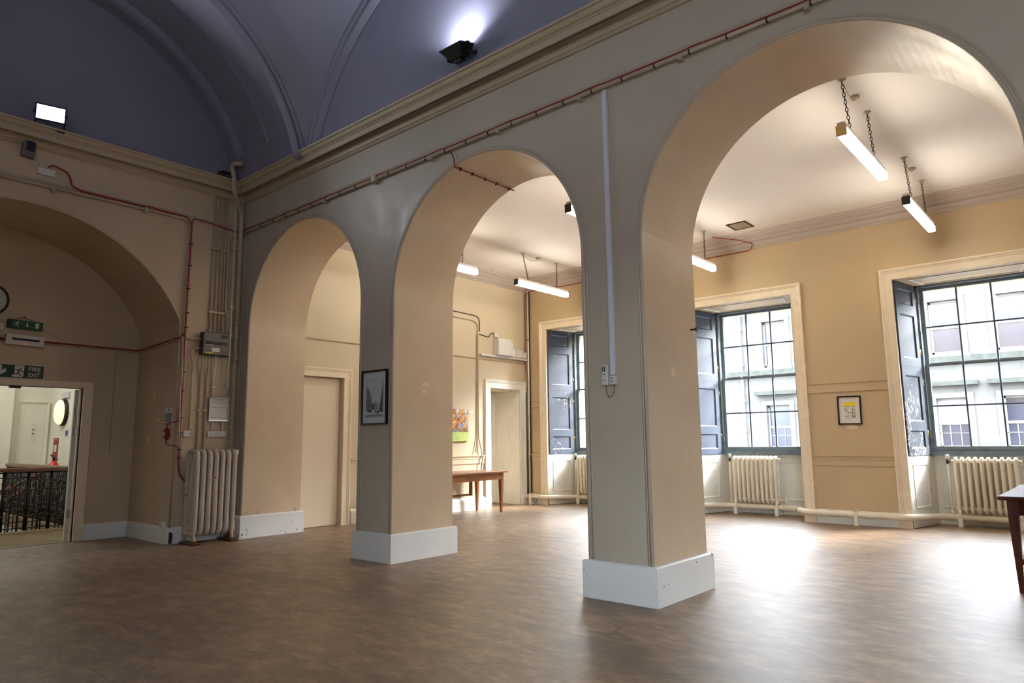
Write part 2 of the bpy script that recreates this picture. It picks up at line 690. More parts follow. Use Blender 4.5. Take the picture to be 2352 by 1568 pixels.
def wall(mb, mp, u0, u1, v0, v1, openings, depth, front=0, back=0, reveal=0):
    """openings: (ua, ub, curve) with curve = list of (u, v) from ua to ub (top edge), bottom at v0"""
    def both(ps):
        for d, mi in ((0, front), (-depth, back)):
            mb.cur = mi
            mb.poly([mp(u, v, d) for u, v in ps])
    cur = u0
    for ua, ub, curve in openings:
        both(rect(cur, v0, ua, v1))
        for a, b in zip(curve[:-1], curve[1:]):
            both([a, b, (b[0], v1), (a[0], v1)])
        mb.cur = reveal
        ed = [(ua, v0)] + list(curve) + [(ub, v0)]
        for a, b in zip(ed[:-1], ed[1:]):
            sm = len(curve) > 3
            mb.smooth = False
            mb.poly([mp(a[0], a[1], 0), mp(b[0], b[1], 0), mp(b[0], b[1], -depth), mp(a[0], a[1], -depth)])
        cur = ub
    both(rect(cur, v0, u1, v1))
    mb.cur = front
    mb.poly([mp(u0, v1, 0), mp(u1, v1, 0), mp(u1, v1, -depth), mp(u0, v1, -depth)])


def arc(cx, cz, r, a0, a1, n):
    return [(cx + r * math.cos(a0 + (a1 - a0) * i / n), cz + r * math.sin(a0 + (a1 - a0) * i / n)) for i in range(n + 1)]


# ------------------------------------------------------------------ room shell
A0, B0, B1, C0, C1, T = 0.282, 2.829, 3.429, 5.951, 6.551, 0.889
P, HP = 0.042, 0.297
D0, D1, E0, E1 = 9.073, 9.673, 12.195, 12.8
XMAX, YMIN = 14.0, -5.4
ZC = 4.583
RA = 1.262
ZS = 4.13 - RA

mb = MB()
mb.poly([(XR - 0.16, YMIN, 0), (XMAX, YMIN, 0), (XMAX, 7.1, 0), (0.0, 7.1, 0), (-1.2, 7.1, 0), (-1.2, -0.6, 0), (XR - 0.16, -0.6, 0)])
struct(mb, 'floor', 'floor')

ops = []
for a, b in ((A0, B0), (B1, C0), (C1, D0), (D1, E0)):
    ops.append((a, b, arc((a + b) / 2, ZS, (b - a) / 2, PI, 0, 56)))
mb = MB()
wall(mb, on_arcade, 0.0, XMAX, 0.0, 8.1, ops, T, 0, 1, 2)
o = struct(mb, 'wall_arcade', ['hall_wall', 'back_wall', 'reveal'])

# roll moulding round the arches, on both faces of the wall
k = 1
for a, b, cv in ops[:3]:
    mb = MB()
    path = [(a, HP)] + cv + [(b, HP)]
    prof = [(0.0, 0.0), (0.0, 0.006), (0.005, 0.017), (0.018, 0.02), (0.028, 0.013), (0.031, -0.001), (0.037, -0.001), (0.039, 0.008), (0.05, 0.008), (0.054, 0.0)]
    mb.smooth = True
    mb.sweep(path, prof, on_arcade)
    path2 = [(a + 0.002, HP)] + [((a + b) / 2 + (u - (a + b) / 2) * 0.998, ZS + (v - ZS) * 0.998) for u, v in cv] + [(b - 0.002, HP)]
    struct(mb, 'trim_%d' % k, 'hall_wall')
    k += 1

# plinths of the piers
def plinth(x0, x1, name, y0=-P, y1=T + P):
    m_ = MB()
    c = 0.012
    m_.box(x0, y0, 0.0, x1, y1, HP - c)
    b0 = m_.pts([(x0, y0, HP - c), (x1, y0, HP - c), (x1, y1, HP - c), (x0, y1, HP - c),
                 (x0 + c, y0 + c, HP), (x1 - c, y0 + c, HP), (x1 - c, y1 - c, HP), (x0 + c, y1 - c, HP)])
    for i in range(4):
        m_.face((b0 + i, b0 + (i + 1) % 4, b0 + 4 + (i + 1) % 4, b0 + 4 + i))
    m_.face((b0 + 4, b0 + 5, b0 + 6, b0 + 7))
    return struct(m_, name, 'plinth')


plinth(0.0, A0 + P, 'baseboard_corner_pier')
plinth(B0 - P, B1 + P, 'baseboard_middle_pier')
plinth(C0 - P, C1 + P, 'baseboard_near_pier')
plinth(D0 - P, D1 + P, 'baseboard_right_pier')

# hall end wall with the wide segmental recess
YC = -2.7
RL, ZL = 2.024, 2.046
ang = math.asin((2.86 - ZL) / RL)
half = RL * math.cos(ang)
YJ = YC + half
cvl = [(u, v) for u, v in arc(YC, ZL, RL, PI - ang, ang, 40)]
mb = MB()
wall(mb, on_left, YMIN, T, 0.0, 4.9, [(YC - half, YC + half, cvl)], 1.3, 0, 0, 0)
struct(mb, 'wall_left', ['end_wall'])
mb = MB()
mb.smooth = True
mb.sweep([(YC - half, 0.2)] + cvl + [(YC + half, 0.2)], [(0.0, 0.0), (0.0, 0.006), (0.006, 0.012), (0.018, 0.012), (0.026, 0.004), (0.034, 0.0)], on_left)
struct(mb, 'trim_4', 'end_wall')
# recess back wall with double door opening
DY0, DY1, DZ = -3.87, -1.53, 2.03
mb = MB()
wall(mb, on_recess, YMIN, -0.6, 0.0, 4.3, [(DY0, DY1, [(DY0, DZ), (DY1, DZ)])], 0.15, 0, 1, 0)
struct(mb, 'wall_recess', ['end_wall', 'landing_wall'])

# small vertical beads in the corner of the hall
mb = MB()
mb.tube([(0.012, -0.03, 0.3), (0.012, -0.03, 4.75)], 0.012, 8)
mb.tube([(0.05, -0.01, 0.3), (0.05, -0.01, 4.75)], 0.01, 8)
struct(mb, 'trim_5', 'hall_wall')

# other outer walls
mb = MB()
OX0, OX1, OZ0, OZ1 = 9.9, 11.7, 0.7, 3.0          # hall window behind the camera
mb.box(-1.6, YMIN - 0.2, 0, OX0, YMIN, 8.1)
mb.box(OX1, YMIN - 0.2, 0, XMAX + 0.2, YMIN, 8.1)
mb.box(OX0, YMIN - 0.2, 0, OX1, YMIN, OZ0)
mb.box(OX0, YMIN - 0.2, OZ1, OX1, YMIN, 8.1)
struct(mb, 'wall_opposite', 'hall_wall')
mb = MB()
mb.box(XMAX, YMIN - 0.2, 0, XMAX + 0.2, 7.6, 8.1)
struct(mb, 'wall_right', 'hall_wall')
mb = MB()
mb.box(-1.6, YMIN - 0.2, 8.1, XMAX + 0.2, T, 8.2)
mb.box(-0.4, YMIN - 0.2, 4.9, -0.28, T, 8.1)
mb.box(-0.4, YMIN - 0.2, 4.86, 0.0, T, 4.9)
struct(mb, 'ceiling_roof_slab', 'ceiling')
mb = MB()
mb.box(-0.9, T - 0.02, ZC, XMAX + 0.2, 7.7, ZC + 0.15)
struct(mb, 'ceiling_back_room', 'ceiling')

# back room end wall: two doorways
E_D1 = (0.95, 1.71, 2.275)
E_D2 = (5.13, 6.02, 2.295)
mb = MB()
wall(mb, on_end, T - 0.3, 7.3, 0.0, ZC + 0.1, [(E_D1[0], E_D1[1], [(E_D1[0], E_D1[2]), (E_D1[1], E_D1[2])]),
                                               (E_D2[0], E_D2[1], [(E_D2[0], E_D2[2]), (E_D2[1], E_D2[2])])], 0.72, 0, 0, 0)
struct(mb, 'wall_back_left', 'end_room')
mb = MB()
mb.box(XE - 0.85, T - 0.3, 0, XE - 0.72, 7.5, ZC)
struct(mb, 'wall_back_left_outer', 'back_wall')

# window wall, built as the masonry between and above the window recesses
WIL = [0.65, 3.85, 7.05, 10.25]
WW = 1.75
WT = 3.52
mb = MB()
xs = [XE - 0.72]
for x in WIL:
    xs += [x, x + WW]
xs.append(XMAX)
for i in range(0, len(xs), 2):
    mb.box(xs[i], D, 0, xs[i + 1], 7.6, ZC + 0.1)
for x in WIL:
    mb.box(x, D, WT, x + WW, 7.6, ZC + 0.1)
struct(mb, 'wall_window_side', 'back_wall')

# ------------------------------------------------------------------ vaulted hall ceiling
VCZ, VR = 4.3, 2.6
XB = 1.72
def vault_band(x0, x1, name, flip=False):
    m_ = MB()
    m_.smooth = True
    a_lo = math.asin((4.86 - VCZ) / VR)
    a_pan = math.asin((5.27 - VCZ) / VR)
    def mp(u, v, d): return (d, u, v)
    def X(t): return x1 - (t - 0) if flip else x0 + t
    L = x1 - x0
    plain_prof = [(0.0, 0.0), (L, 0.0)]
    s0, s1 = 0.36, 1.06
    pan = [(0.0, 0.0), (s0 - 0.11, 0.0), (s0 - 0.105, 0.035), (s0 - 0.08, 0.038), (s0 - 0.072, 0.0), (s0 - 0.06, 0.0), (s0 - 0.055, 0.03), (s0 - 0.03, 0.03), (s0 - 0.025, 0.0), (s0 - 0.015, 0.0), (s0 - 0.01, 0.02),
           (s0, -0.06), (s1, -0.06), (s1 + 0.006, 0.0), (s1 + 0.01, 0.014), (s1 + 0.03, 0.014), (s1 + 0.035, 0.0), (L, 0.0)]
    def strip(a, b, prof, n):
        ring = []
        for i in range(n + 1):
            t = a + (b - a) * i / n
            ring.append(m_.pts([(X(px), YC + (VR - off) * math.cos(t), VCZ + (VR - off) * math.sin(t)) for px, off in prof]))
        for i in range(n):
            for q in range(len(prof) - 1):
                m_.face((ring[i] + q, ring[i] + q + 1, ring[i + 1] + q + 1, ring[i + 1] + q))
    m_.smooth = False
    strip(a_lo, a_pan, plain_prof, 4)
    strip(a_pan, PI - a_pan, pan, 90)
    strip(PI - a_pan, PI - a_lo, plain_prof, 4)
    for a in (a_pan, PI - a_pan):
        c, s_ = math.cos(a), math.sin(a)
        m_.poly([(X(s0), YC + (VR + 0.06) * c, VCZ + (VR + 0.06) * s_), (X(s1), YC + (VR + 0.06) * c, VCZ + (VR + 0.06) * s_),
                 (X(s1), YC + VR * c, VCZ + VR * s_), (X(s0), YC + VR * c, VCZ + VR * s_)])
    return struct(m_, name, 'vault')


vault_band(0.0, XB, 'ceiling_vault_band')
vault_band(6.93, 8.65, 'ceiling_vault_band_far', True)


def sail(cx, name):
    m_ = MB()
    m_.smooth = True
    n = 44
    RS2 = 2 * 2.6 * 2.6
    g = []
    for i in range(n + 1):
        row = []
        for j in range(n + 1):
            dx, dy = -2.6 + 5.2 * i / n, -2.6 + 5.2 * j / n
            row.append((cx + dx, YC + dy, max(4.88, VCZ + math.sqrt(max(0, RS2 - dx * dx - dy * dy)))))
        g.append(m_.pts(row))
    for i in range(n):
        for j in range(n):
            m_.face((g[i] + j, g[i] + j + 1, g[i + 1] + j + 1, g[i + 1] + j))
    return struct(m_, name, 'vault')


sail(4.33, 'ceiling_sail_vault')
sail(11.25, 'ceiling_sail_vault_far')

# lunettes: painted wall above the cornices
def half_disc(mb_, mp, uc, r, n=48, z0=4.85, d=0.0):
    a0 = math.asin((z0 - VCZ) / r)
    mb_.poly([mp(u, v, d) for u, v in arc(uc, VCZ, r, a0, PI - a0, n)])


mb = MB()
half_disc(mb, on_left, YC, VR + 0.05, d=0.004)
struct(mb, 'wall_left_lunette', 'vault')
mb = MB()
half_disc(mb, on_arcade, 4.33, VR + 0.03, d=0.085)
mb.poly([(0.0, -0.06, 4.85), (XB + 0.4, -0.06, 4.85), (XB + 0.4, -0.06, 6.0), (0.0, -0.06, 6.0)])
mb.poly([(6.4, -0.06, 4.85), (9.2, -0.06, 4.85), (9.2, -0.06, 6.0), (6.4, -0.06, 6.0)])
half_disc(mb, on_arcade, 11.25, VR + 0.03, d=0.085)
struct(mb, 'wall_arcade_lunette', 'vault')
mb = MB()
mb.poly([(0, YMIN + 0.06, 4.85), (XMAX, YMIN + 0.06, 4.85), (XMAX, YMIN + 0.06, 8.0), (0, YMIN + 0.06, 8.0)])
struct(mb, 'wall_opposite_lunette', 'vault')
# mouldings on the vault arrises
def rib(mp, uc, r, name, d0=0.0, z0=4.9, w_=0.1, h=0.03):
    m_ = MB()
    m_.smooth = True
    a0 = math.asin((z0 - VCZ) / r)
    path = arc(uc, VCZ, r, a0, PI - a0, 64)
    s = w_ / 0.1
    prof = [(0.0, d0), (0.0, d0 + h * 0.7), (0.012 * s, d0 + h), (0.03 * s, d0 + h), (0.034 * s, d0 + h * 0.1), (0.05 * s, d0 + h * 0.1), (0.054 * s, d0 + h * 0.9),
            (0.075 * s, d0 + h * 0.9), (0.085 * s, d0 + h * 0.3), (0.1 * s, d0)]
    m_.sweep(path, prof, mp)
    return struct(m_, name, 'vault')


rib(on_arcade, 4.33, VR + 0.04, 'trim_6', d0=0.09, w_=0.2, h=0.075)
rib(lambda u, v, d: (XB + d, u, v), YC, VR + 0.06, 'trim_7', d0=-0.01, w_=0.17, h=0.075)

# cornices and rails
HC = [(0.0, 4.735), (0.018, 4.737), (0.03, 4.748), (0.03, 4.757), (0.042, 4.762), (0.052, 4.775), (0.055, 4.79), (0.062, 4.792), (0.064, 4.85), (0.09, 4.875), (0.13, 4.87), (0.146, 4.83), (0.15, 4.812), (0.168, 4.812),
      (0.17, 4.872), (0.182, 4.878), (0.183, 4.888), (0.2, 4.894), (0.213, 4.908), (0.222, 4.924), (0.226, 4.932), (0.245, 4.936), (0.248, 4.957), (0.0, 4.97)]
mb = MB()
mb.sweep([(XMAX, 0.0), (0.0, 0.0), (0.0, YMIN), (XMAX, YMIN)], HC, lambda u, v, d: (u, v, d))
struct(mb, 'trim_8', 'cornice')
RAIL = [(0.0, 4.338), (0.012, 4.34), (0.018, 4.35), (0.01, 4.358), (0.016, 4.368), (0.0, 4.374)]
mb = MB()
mb.sweep([(XMAX, 0.0), (0.0, 0.0), (0.0, YMIN)], RAIL, lambda u, v, d: (u, v, d))
struct(mb, 'trim_9', 'hall_wall')
BC = [(0.0, 4.372), (0.02, 4.376), (0.034, 4.392), (0.034, 4.402), (0.06, 4.412), (0.085, 4.432), (0.098, 4.452), (0.098, 4.462), (0.104, 4.462), (0.106, 4.525), (0.132, 4.53), (0.136, 4.462), (0.152, 4.464), (0.152, 4.486), (0.16, 4.486), (0.165, 4.50), (0.176, 4.50), (0.18, 4.486), (0.185, 4.49),
      (0.187, 4.505), (0.21, 4.512), (0.216, 4.53), (0.232, 4.53), (0.235, 4.512), (0.262, 4.518), (0.27, 4.55), (0.283, 4.55), (0.286, 4.538), (0.312, 4.54), (0.318, 4.565), (0.335, 4.572), (0.343, ZC)]
mb = MB()
mb.sweep([(XMAX, D), (XE, D), (XE, T), (XMAX, T)], BC, lambda u, v, d: (u, v, d))
struct(mb, 'trim_10', 'back_cornice')

# dado and picture rails in the back room
CR = [(0.0, 0.845), (0.014, 0.846), (0.014, 0.93), (0.022, 0.934), (0.022, 0.956), (0.028, 0.965), (0.032, 0.978), (0.04, 0.985), (0.04, 0.998), (0.0, 1.002)]
PRL = [(0.0, 1.935), (0.016, 1.937), (0.016, 1.945), (0.016, 2.06), (0.03, 2.066), (0.03, 2.076), (0.0, 2.08)]
mb = MB()
plan = lambda u, v, d: (u, v, d)
casing = 0.16
for a, b in ((XE, WIL[0] - casing), (WIL[0] + WW + casing, WIL[1] - casing), (WIL[1] + WW + casing, WIL[2] - casing), (WIL[2] + WW + casing, WIL[3] - casing)):
    mb.sweep([(b, D), (a, D)], CR, plan)
    mb.sweep([(b, D), (a, D)], PRL, plan)
struct(mb, 'trim_11', 'back_wall')
mb = MB()
mb.sweep([(XE, 4.94), (XE, 1.87)], CR, plan)
struct(mb, 'trim_20', 'end_room')
# high moulding on the end wall under the boxes
mb = MB()
mb.sweep([(XE, D), (XE, T)], [(0.0, 2.84), (0.02, 2.843), (0.026, 2.853), (0.012, 2.862), (0.0, 2.868)], plan)
struct(mb, 'trim_12', 'end_room')

# baseboards
BB = [(0.0, 0.0), (0.028, 0.0), (0.028, 0.15), (0.022, 0.158), (0.022, 0.166), (0.016, 0.18), (0.008, 0.192), (0.0, 0.2)]
mb = MB()
for a, b in ((XE, WIL[0] - casing), (WIL[0] + WW + casing, WIL[1] - casing), (WIL[1] + WW + casing, WIL[2] - casing), (WIL[2] + WW + casing, WIL[3] - casing)):
    mb.sweep([(b, D), (a, D)], BB, plan)
struct(mb, 'baseboard_window_side', 'white_trim')
mb = MB()
mb.sweep([(XE, 4.95), (XE, 1.88)], [(o_ * 1.3, d_ * 1.15) for o_, d_ in BB], plan)
struct(mb, 'baseboard_back_left', 'white_trim')
mb = MB()
mb.sweep([(0.0, -0.1), (0.0, YJ), (XR, YJ), (XR, -1.41)], [(o_, d_ * 1.05) for o_, d_ in BB], plan)
struct(mb, 'baseboard_left', 'plinth')
mb = MB()
# broken hole in the skirting next to the radiator
mb.poly([(0.03, -0.845, 0.005), (0.03, -0.80, 0.005), (0.031, -0.79, 0.08), (0.031, -0.8, 0.14), (0.031, -0.84, 0.15)])
struct(mb, 'baseboard_left_hole', 'dgrey')


# ------------------------------------------------------------------ doors of the back room
def architrave(mb_, mp, u0, u1, v1, w_=0.15, v0=0.0, h=0.035):
    """frame round an opening u0..u1, top v1"""
    prof = [(0.0, 0.0), (0.0, h * 0.45), (0.012, h * 0.5), (0.018, h * 0.35), (w_ * 0.62, h * 0.42), (w_ * 0.66, h * 0.62), (w_ * 0.78, h * 0.7), (w_ * 0.82, h * 0.95), (w_, h), (w_, 0.0)]
    mb_.sweep([(u0, v0), (u0, v1), (u1, v1), (u1, v0)], prof, mp)


d1 = struct_empty('door_1', (XE, 1.33, 0))
mb = MB()
architrave(mb, on_end, E_D1[0], E_D1[1], E_D1[2], 0.14)
part(mb, 'door_frame', 'cream_trim', d1)
mb = MB()
mb.bbox(XE - 0.14, E_D1[0] + 0.005, 0.005, XE - 0.095, E_D1[1] - 0.005, E_D1[2] - 0.005, 0.003)
part(mb, 'door_leaf', 'door_cream', d1)

d2 = struct_empty('door_2', (XE, 5.55, 0))
mb = MB()
architrave(mb, on_end, E_D2[0], E_D2[1], E_D2[2], 0.165)
mb.box(XE, E_D2[1] + 0.02, 0, XE + 0.045, E_D2[1] + 0.19, 0.2)
mb.box(XE, E_D2[0] - 0.19, 0, XE + 0.045, E_D2[0] - 0.02, 0.2)
part(mb, 'door_frame', 'white_trim', d2)
mb = MB()
# lining of the deep reveal, panelled
mb.bbox(XE - 0.7, E_D2[1] - 0.014, 0, XE - 0.01, E_D2[1] + 0.0, E_D2[2], 0.003)
mb.bbox(XE - 0.7, E_D2[1] - 0.026, 0, XE - 0.01, E_D2[1] - 0.012, 0.26, 0.003)
mb.bbox(XE - 0.7, E_D2[1] - 0.022, E_D2[2] - 0.05, XE - 0.01, E_D2[1] - 0.012, E_D2[2] - 0.02, 0.003)
mb.bbox(XE - 0.7, E_D2[0], E_D2[2] - 0.012, XE - 0.01, E_D2[1], E_D2[2], 0.003)
part(mb, 'door_lining', 'white_trim', d2)
mb = MB()
mb.bbox(XE - 0.7, E_D2[0] + 0.01, 0.01, XE - 0.655, E_D2[1] - 0.02, E_D2[2] - 0.02, 0.003)
for (a, b, c, e) in ((0.11, 0.25, 0.78, 0.95), (0.11, 1.1, 0.78, 2.15)):
    mb.sweep([(E_D2[0] + a, b), (E_D2[0] + a, e), (E_D2[0] + c, e), (E_D2[0] + c, b)], [(0, 0.001), (0.0, 0.008), (0.014, 0.008), (0.02, 0.001)],
             lambda u, v, d: (XE - 0.656 + d, u, v), closed=True)
part(mb, 'door_leaf', 'white_trim', d2)

# door frame to the landing
d3 = struct_empty('door_3', (XR, YC, 0))
mb = MB()
mb.bbox(XR - 0.15, DY1, 0, XR + 0.03, DY1 + 0.12, DZ, 0.004)
mb.bbox(XR - 0.15, DY0 - 0.12, 0, XR + 0.03, DY0, DZ, 0.004)
mb.bbox(XR - 0.15, DY0 - 0.12, DZ, XR + 0.03, DY1 + 0.12, DZ + 0.085, 0.006)
mb.bbox(XR - 0.1, DY1 - 0.02, 0, XR - 0.04, DY1, DZ, 0.003)
part(mb, 'door_frame', 'cream_trim', d3)
mb = MB()
mb.bbox(XR - 0.20, DY1 - 0.05, 0.01, XR - 0.155, DY1 + 0.68, DZ - 0.01, 0.004)
leaf = part(mb, 'door_leaf', 'white_trim', d3)
mb = MB()
for z in (0.35, 1.45, 1.72):
    mb.box(XR - 0.156, DY1 - 0.028, z - 0.05, XR - 0.06, DY1 - 0.02, z + 0.05)
    mb.tube([(XR - 0.15, DY1 - 0.03, z - 0.05), (XR - 0.15, DY1 - 0.03, z + 0.05)], 0.007, 8)
part(mb, 'hinge', 'alu', d3, 'steel butt hinges')
mb = MB()
mb.box(XR - 0.09, -2.36, DZ - 0.03, XR - 0.02, -2.24, DZ)
part(mb, 'door_catch', 'dgrey', d3)
mb = MB()
mb.box(XR - 0.02, DY0, 0.0, XR + 0.02, DY1, 0.006)
part(mb, 'threshold_strip', 'alu', d3)


# ------------------------------------------------------------------ windows
DS = 7.02           # sash plane
def build_window(i, flaky):
    il = WIL[i]
    ir = il + WW
    W = struct_empty('window_%d' % (i + 1), (il + WW / 2, D, 0))
    m_ = MB()
    architrave(m_, on_back, il, ir, WT, casing, h=0.045)
    m_.box(il - casing - 0.01, D - 0.055, 0, il - 0.0, D, 0.11)
    m_.box(ir + 0.0, D - 0.055, 0, ir + casing + 0.01, D, 0.11)
    part(m_, 'window_casing', 'cream_trim', W)
    # splayed linings, head and apron
    sp = 0.17
    xl, xr = il + sp, ir - sp
    yb = 7.1
    for side, (xa, xb) in ((-1, (il, xl)), (1, (ir, xr))):
        dx, dy = xb - xa, yb - D
        L = math.hypot(dx, dy)
        ux, uy = dx / L, dy / L
        nx, ny = (uy, -ux) if side < 0 else (-uy, ux)
        def mp(u, v, d, xa=xa, ux=ux, uy=uy, nx=nx, ny=ny):
            return (xa + ux * u + nx * d, D + uy * u + ny * d, v)
        m_ = MB()
        prism(m_, rect(0.0, 0.0, L, 0.985), mp, -0.03, 0.004)
        m_.sweep([(0.125, 0.26), (0.125, 0.868), (0.61, 0.868), (0.61, 0.26)][::-1], [(0.0, 0.004), (0.0, 0.013), (0.012, 0.015), (0.02, 0.008), (0.026, 0.004)], mp, closed=True)
        m_.sweep([(0.0, 0.11), (L, 0.11)], [(0.0, 0.004), (0.0, 0.02), (-0.1, 0.02), (-0.11, 0.004)], mp)
        part(m_, 'lower_reveal_panel', 'white_trim', W)
        m_ = MB()
        prism(m_, rect(0.0, 0.985, L, WT), mp, -0.06, -0.03)
        part(m_, 'reveal_lining', 'white_trim', W)
        # shutter: stiles, rails and sunk panels
        m_ = MB()
        S0, S1 = 0.035, 0.70
        z0, z1 = 0.99, 3.5
        zs = [(1.09, 1.345), (1.48, 2.14), (2.395, 3.04), (3.19, 3.42)]
        prism(m_, rect(S0, z0, S1, z1), mp, -0.025, -0.002)
        e0, e1 = 0.13, 0.605
        prism(m_, rect(S0, z0, e0, z1), mp, -0.002, 0.016)
        prism(m_, rect(e1, z0, S1, z1), mp, -0.002, 0.016)
        last = z0
        for a, b in zs + [(z1, z1)]:
            if a - last > 0.01:
                prism(m_, rect(e0, last, e1, a), mp, -0.002, 0.016)
            last = b
        for a, b in zs:
            m_.sweep([(e0, a), (e0, b), (e1, b), (e1, a)][::-1], [(0.0, 0.016), (0.008, 0.012), (0.018, 0.0)], mp, closed=True)
        prism(m_, rect(S0, 2.27, S1, 2.276), mp, 0.016, 0.0175)
        sh = part(m_, 'shutter', 'shutter' if flaky else 'shutter2', W)
        m_ = MB()
        for z in (1.3, 2.05, 2.5, 3.3):
            a = mp(S1 + 0.02, z - 0.05, 0.01)
            b = mp(S1 + 0.02, z + 0.05, 0.01)
            m_.tube([a, b], 0.008, 6)
        part(m_, 'shutter_hinge', 'brass', sh)
    m_ = MB()
    # panelled soffit
    m_.poly([(il, D, WT), (ir, D, WT), (xr, yb, WT + 0.03), (xl, yb, WT + 0.03)])
    q = [(il + 0.17, D + 0.13), (ir - 0.17, D + 0.13), (xr - 0.1, yb - 0.2), (xl + 0.1, yb - 0.2)]
    m_.sweep(q, [(0.0, WT + 0.012), (0.0, WT - 0.012), (0.018, WT - 0.014), (0.03, WT + 0.012)], plan, closed=True)
    part(m_, 'soffit_panel', 'white_trim', W)
    m_ = MB()
    m_.box(il, yb, 0, ir, yb + 0.12, 1.0)
    m_.sweep([(xl + 0.06, 0.23), (xl + 0.06, 0.86), (xr - 0.06, 0.86), (xr - 0.06, 0.23)][::-1], [(0.0, 0.0), (0.0, 0.01), (0.012, 0.012), (0.02, 0.004), (0.026, 0.0)],
             lambda u, v, d: (u, yb - d, v), closed=True)
    m_.box(xl, yb - 0.025, 0, xr, yb, 0.12)
    part(m_, 'apron_panel', 'white_trim', W)
    # sash box frame
    g0, g1 = il + 0.235, ir - 0.235
    m_ = MB()
    fz0, fz1 = 1.0, 3.53
    for a, b in ((il, g0 - 0.05), (g1 + 0.05, ir)):
        m_.box(a, DS - 0.03, fz0, b, DS + 0.11, fz1 + 0.05)
    m_.box(il, DS - 0.03, 3.49, ir, DS + 0.11, fz1 + 0.1)
    m_.box(xl, DS - 0.04, fz0 - 0.02, xr, DS + 0.14, 1.045)
    m_.box(xl, DS - 0.055, fz0 + 0.0, xr, DS - 0.03, 1.015)
    for x in (g0 - 0.062, g1 + 0.062):
        m_.tube([(x, DS - 0.04, 1.03), (x, DS - 0.04, 3.5)], 0.009, 6)
    part(m_, 'sash_box', 'sash', W)
    # sashes
    def sash(z0, z1, y, name, rail_b, rail_t):
        s_ = MB()
        s_.box(g0 - 0.05, y, z0 - rail_b, g0, y + 0.045, z1 + rail_t)
        s_.box(g1, y, z0 - rail_b, g1 + 0.05, y + 0.045, z1 + rail_t)
        s_.box(g0, y, z0 - rail_b, g1, y + 0.045, z0)
        s_.box(g0, y, z1, g1, y + 0.045, z1 + rail_t)
        o_ = part(s_, name, 'sash', W)
        b_ = MB()
        pw = (g1 - g0) / 3
        for k_ in (1, 2):
            b_.bbox(g0 + pw * k_ - 0.011, y + 0.004, z0, g0 + pw * k_ + 0.011, y + 0.04, z1, 0.004)
        zm = (z0 + z1) / 2
        b_.bbox(g0, y + 0.006, zm - 0.011, g1, y + 0.038, zm + 0.011, 0.004)
        part(b_, 'glazing_bar', 'bar', o_)
        p_ = MB()
        p_.poly([(g0, y + 0.022, z0), (g1, y + 0.022, z0), (g1, y + 0.022, z1), (g0, y + 0.022, z1)])
        part(p_, 'glass_pane', 'glass', o_)
    sash(2.325, 3.447, DS + 0.05, 'upper_sash', 0.035, 0.045)
    sash(1.115, 2.29, DS, 'lower_sash', 0.07, 0.035)
    return W


for i in range(4):
    build_window(i, i in (0, 2))

W5 = struct_empty('window_5', ((OX0 + OX1) / 2, YMIN, OZ0))
mb = MB()
for (a, b, c, e) in ((OX0, OZ0, OX0 + 0.06, OZ1), (OX1 - 0.06, OZ0, OX1, OZ1), (OX0, OZ0, OX1, OZ0 + 0.07), (OX0, OZ1 - 0.06, OX1, OZ1), (OX0, 2.06, OX1, 2.11), (OX0 + 0.59, OZ0, OX0 + 0.61, OZ1), (OX0 + 1.19, OZ0, OX0 + 1.21, OZ1)):
    mb.box(a, YMIN - 0.14, b, c, YMIN - 0.1, e)
part(mb, 'sash_frame', 'sash', W5)
mb = MB()
mb.poly([(OX0, YMIN - 0.12, OZ0), (OX1, YMIN - 0.12, OZ0), (OX1, YMIN - 0.12, OZ1), (OX0, YMIN - 0.12, OZ1)])
part(mb, 'glass_pane', 'glass', W5)

# ------------------------------------------------------------------ street and the building opposite
FY = 22.0
fac = thing('building', 'pale stone tenement across the street with tall sash windows, behind the window panes', 'building', (0, FY, -6))
mb = MB()
sc_ = 26.82 / 20.82
def fx(x): return CAM.x + (x - CAM.x) * sc_
def fz(z): return CAM.z + (z - CAM.z) * sc_
wins = []
for base in range(-9, 5):
    cx = 6.2 + base * 1.42
    if base == -3:
        cx = 1.75
    wins.append(cx)
xcs = [fx(-16.5), ]
centers = [fx(c) for c in [-15.2, -13.6, -12.0, -10.4, -8.8, -7.0, -5.3, -3.4, -1.0, 1.74, 3.9, 6.18, 7.6, 9.2, 11.0, 12.8, 14.6, 16.4]]
ROWS = [(fz(3.37), fz(4.78)), (fz(0.95), fz(2.24)), (fz(-1.5), fz(-0.2))]
hw = 0.45
# wall as a grid of pieces around the openings
x_edges = [-36.0]
for c in centers:
    x_edges += [c - hw, c + hw]
x_edges.append(30.0)
zr = sorted(ROWS)
z_edges = [-6.0]
for a, b in zr:
    z_edges += [a, b]
z_edges.append(7.7)
for i in range(len(x_edges) - 1):
    for j in range(len(z_edges) - 1):
        if i % 2 == 1 and j % 2 == 1:
            x0, x1, z0, z1 = x_edges[i], x_edges[i + 1], z_edges[j], z_edges[j + 1]
            for (p, q) in (((x0, z0), (x0, z1)), ((x0, z1), (x1, z1)), ((x1, z1), (x1, z0)), ((x1, z0), (x0, z0))):
                mb.poly([(p[0], FY, p[1]), (q[0], FY, q[1]), (q[0], FY + 0.25, q[1]), (p[0], FY + 0.25, p[1])])
        else:
            x0, x1, z0, z1 = x_edges[i], x_edges[i + 1], z_edges[j], z_edges[j + 1]
            mb.poly([(x0, FY, z0), (x1, FY, z0), (x1, FY, z1), (x0, FY, z1)])
mb.box(-36, FY + 0.3, -6, 30, FY + 3, 7.7)
part(mb, 'stone_wall', 'stone', fac)
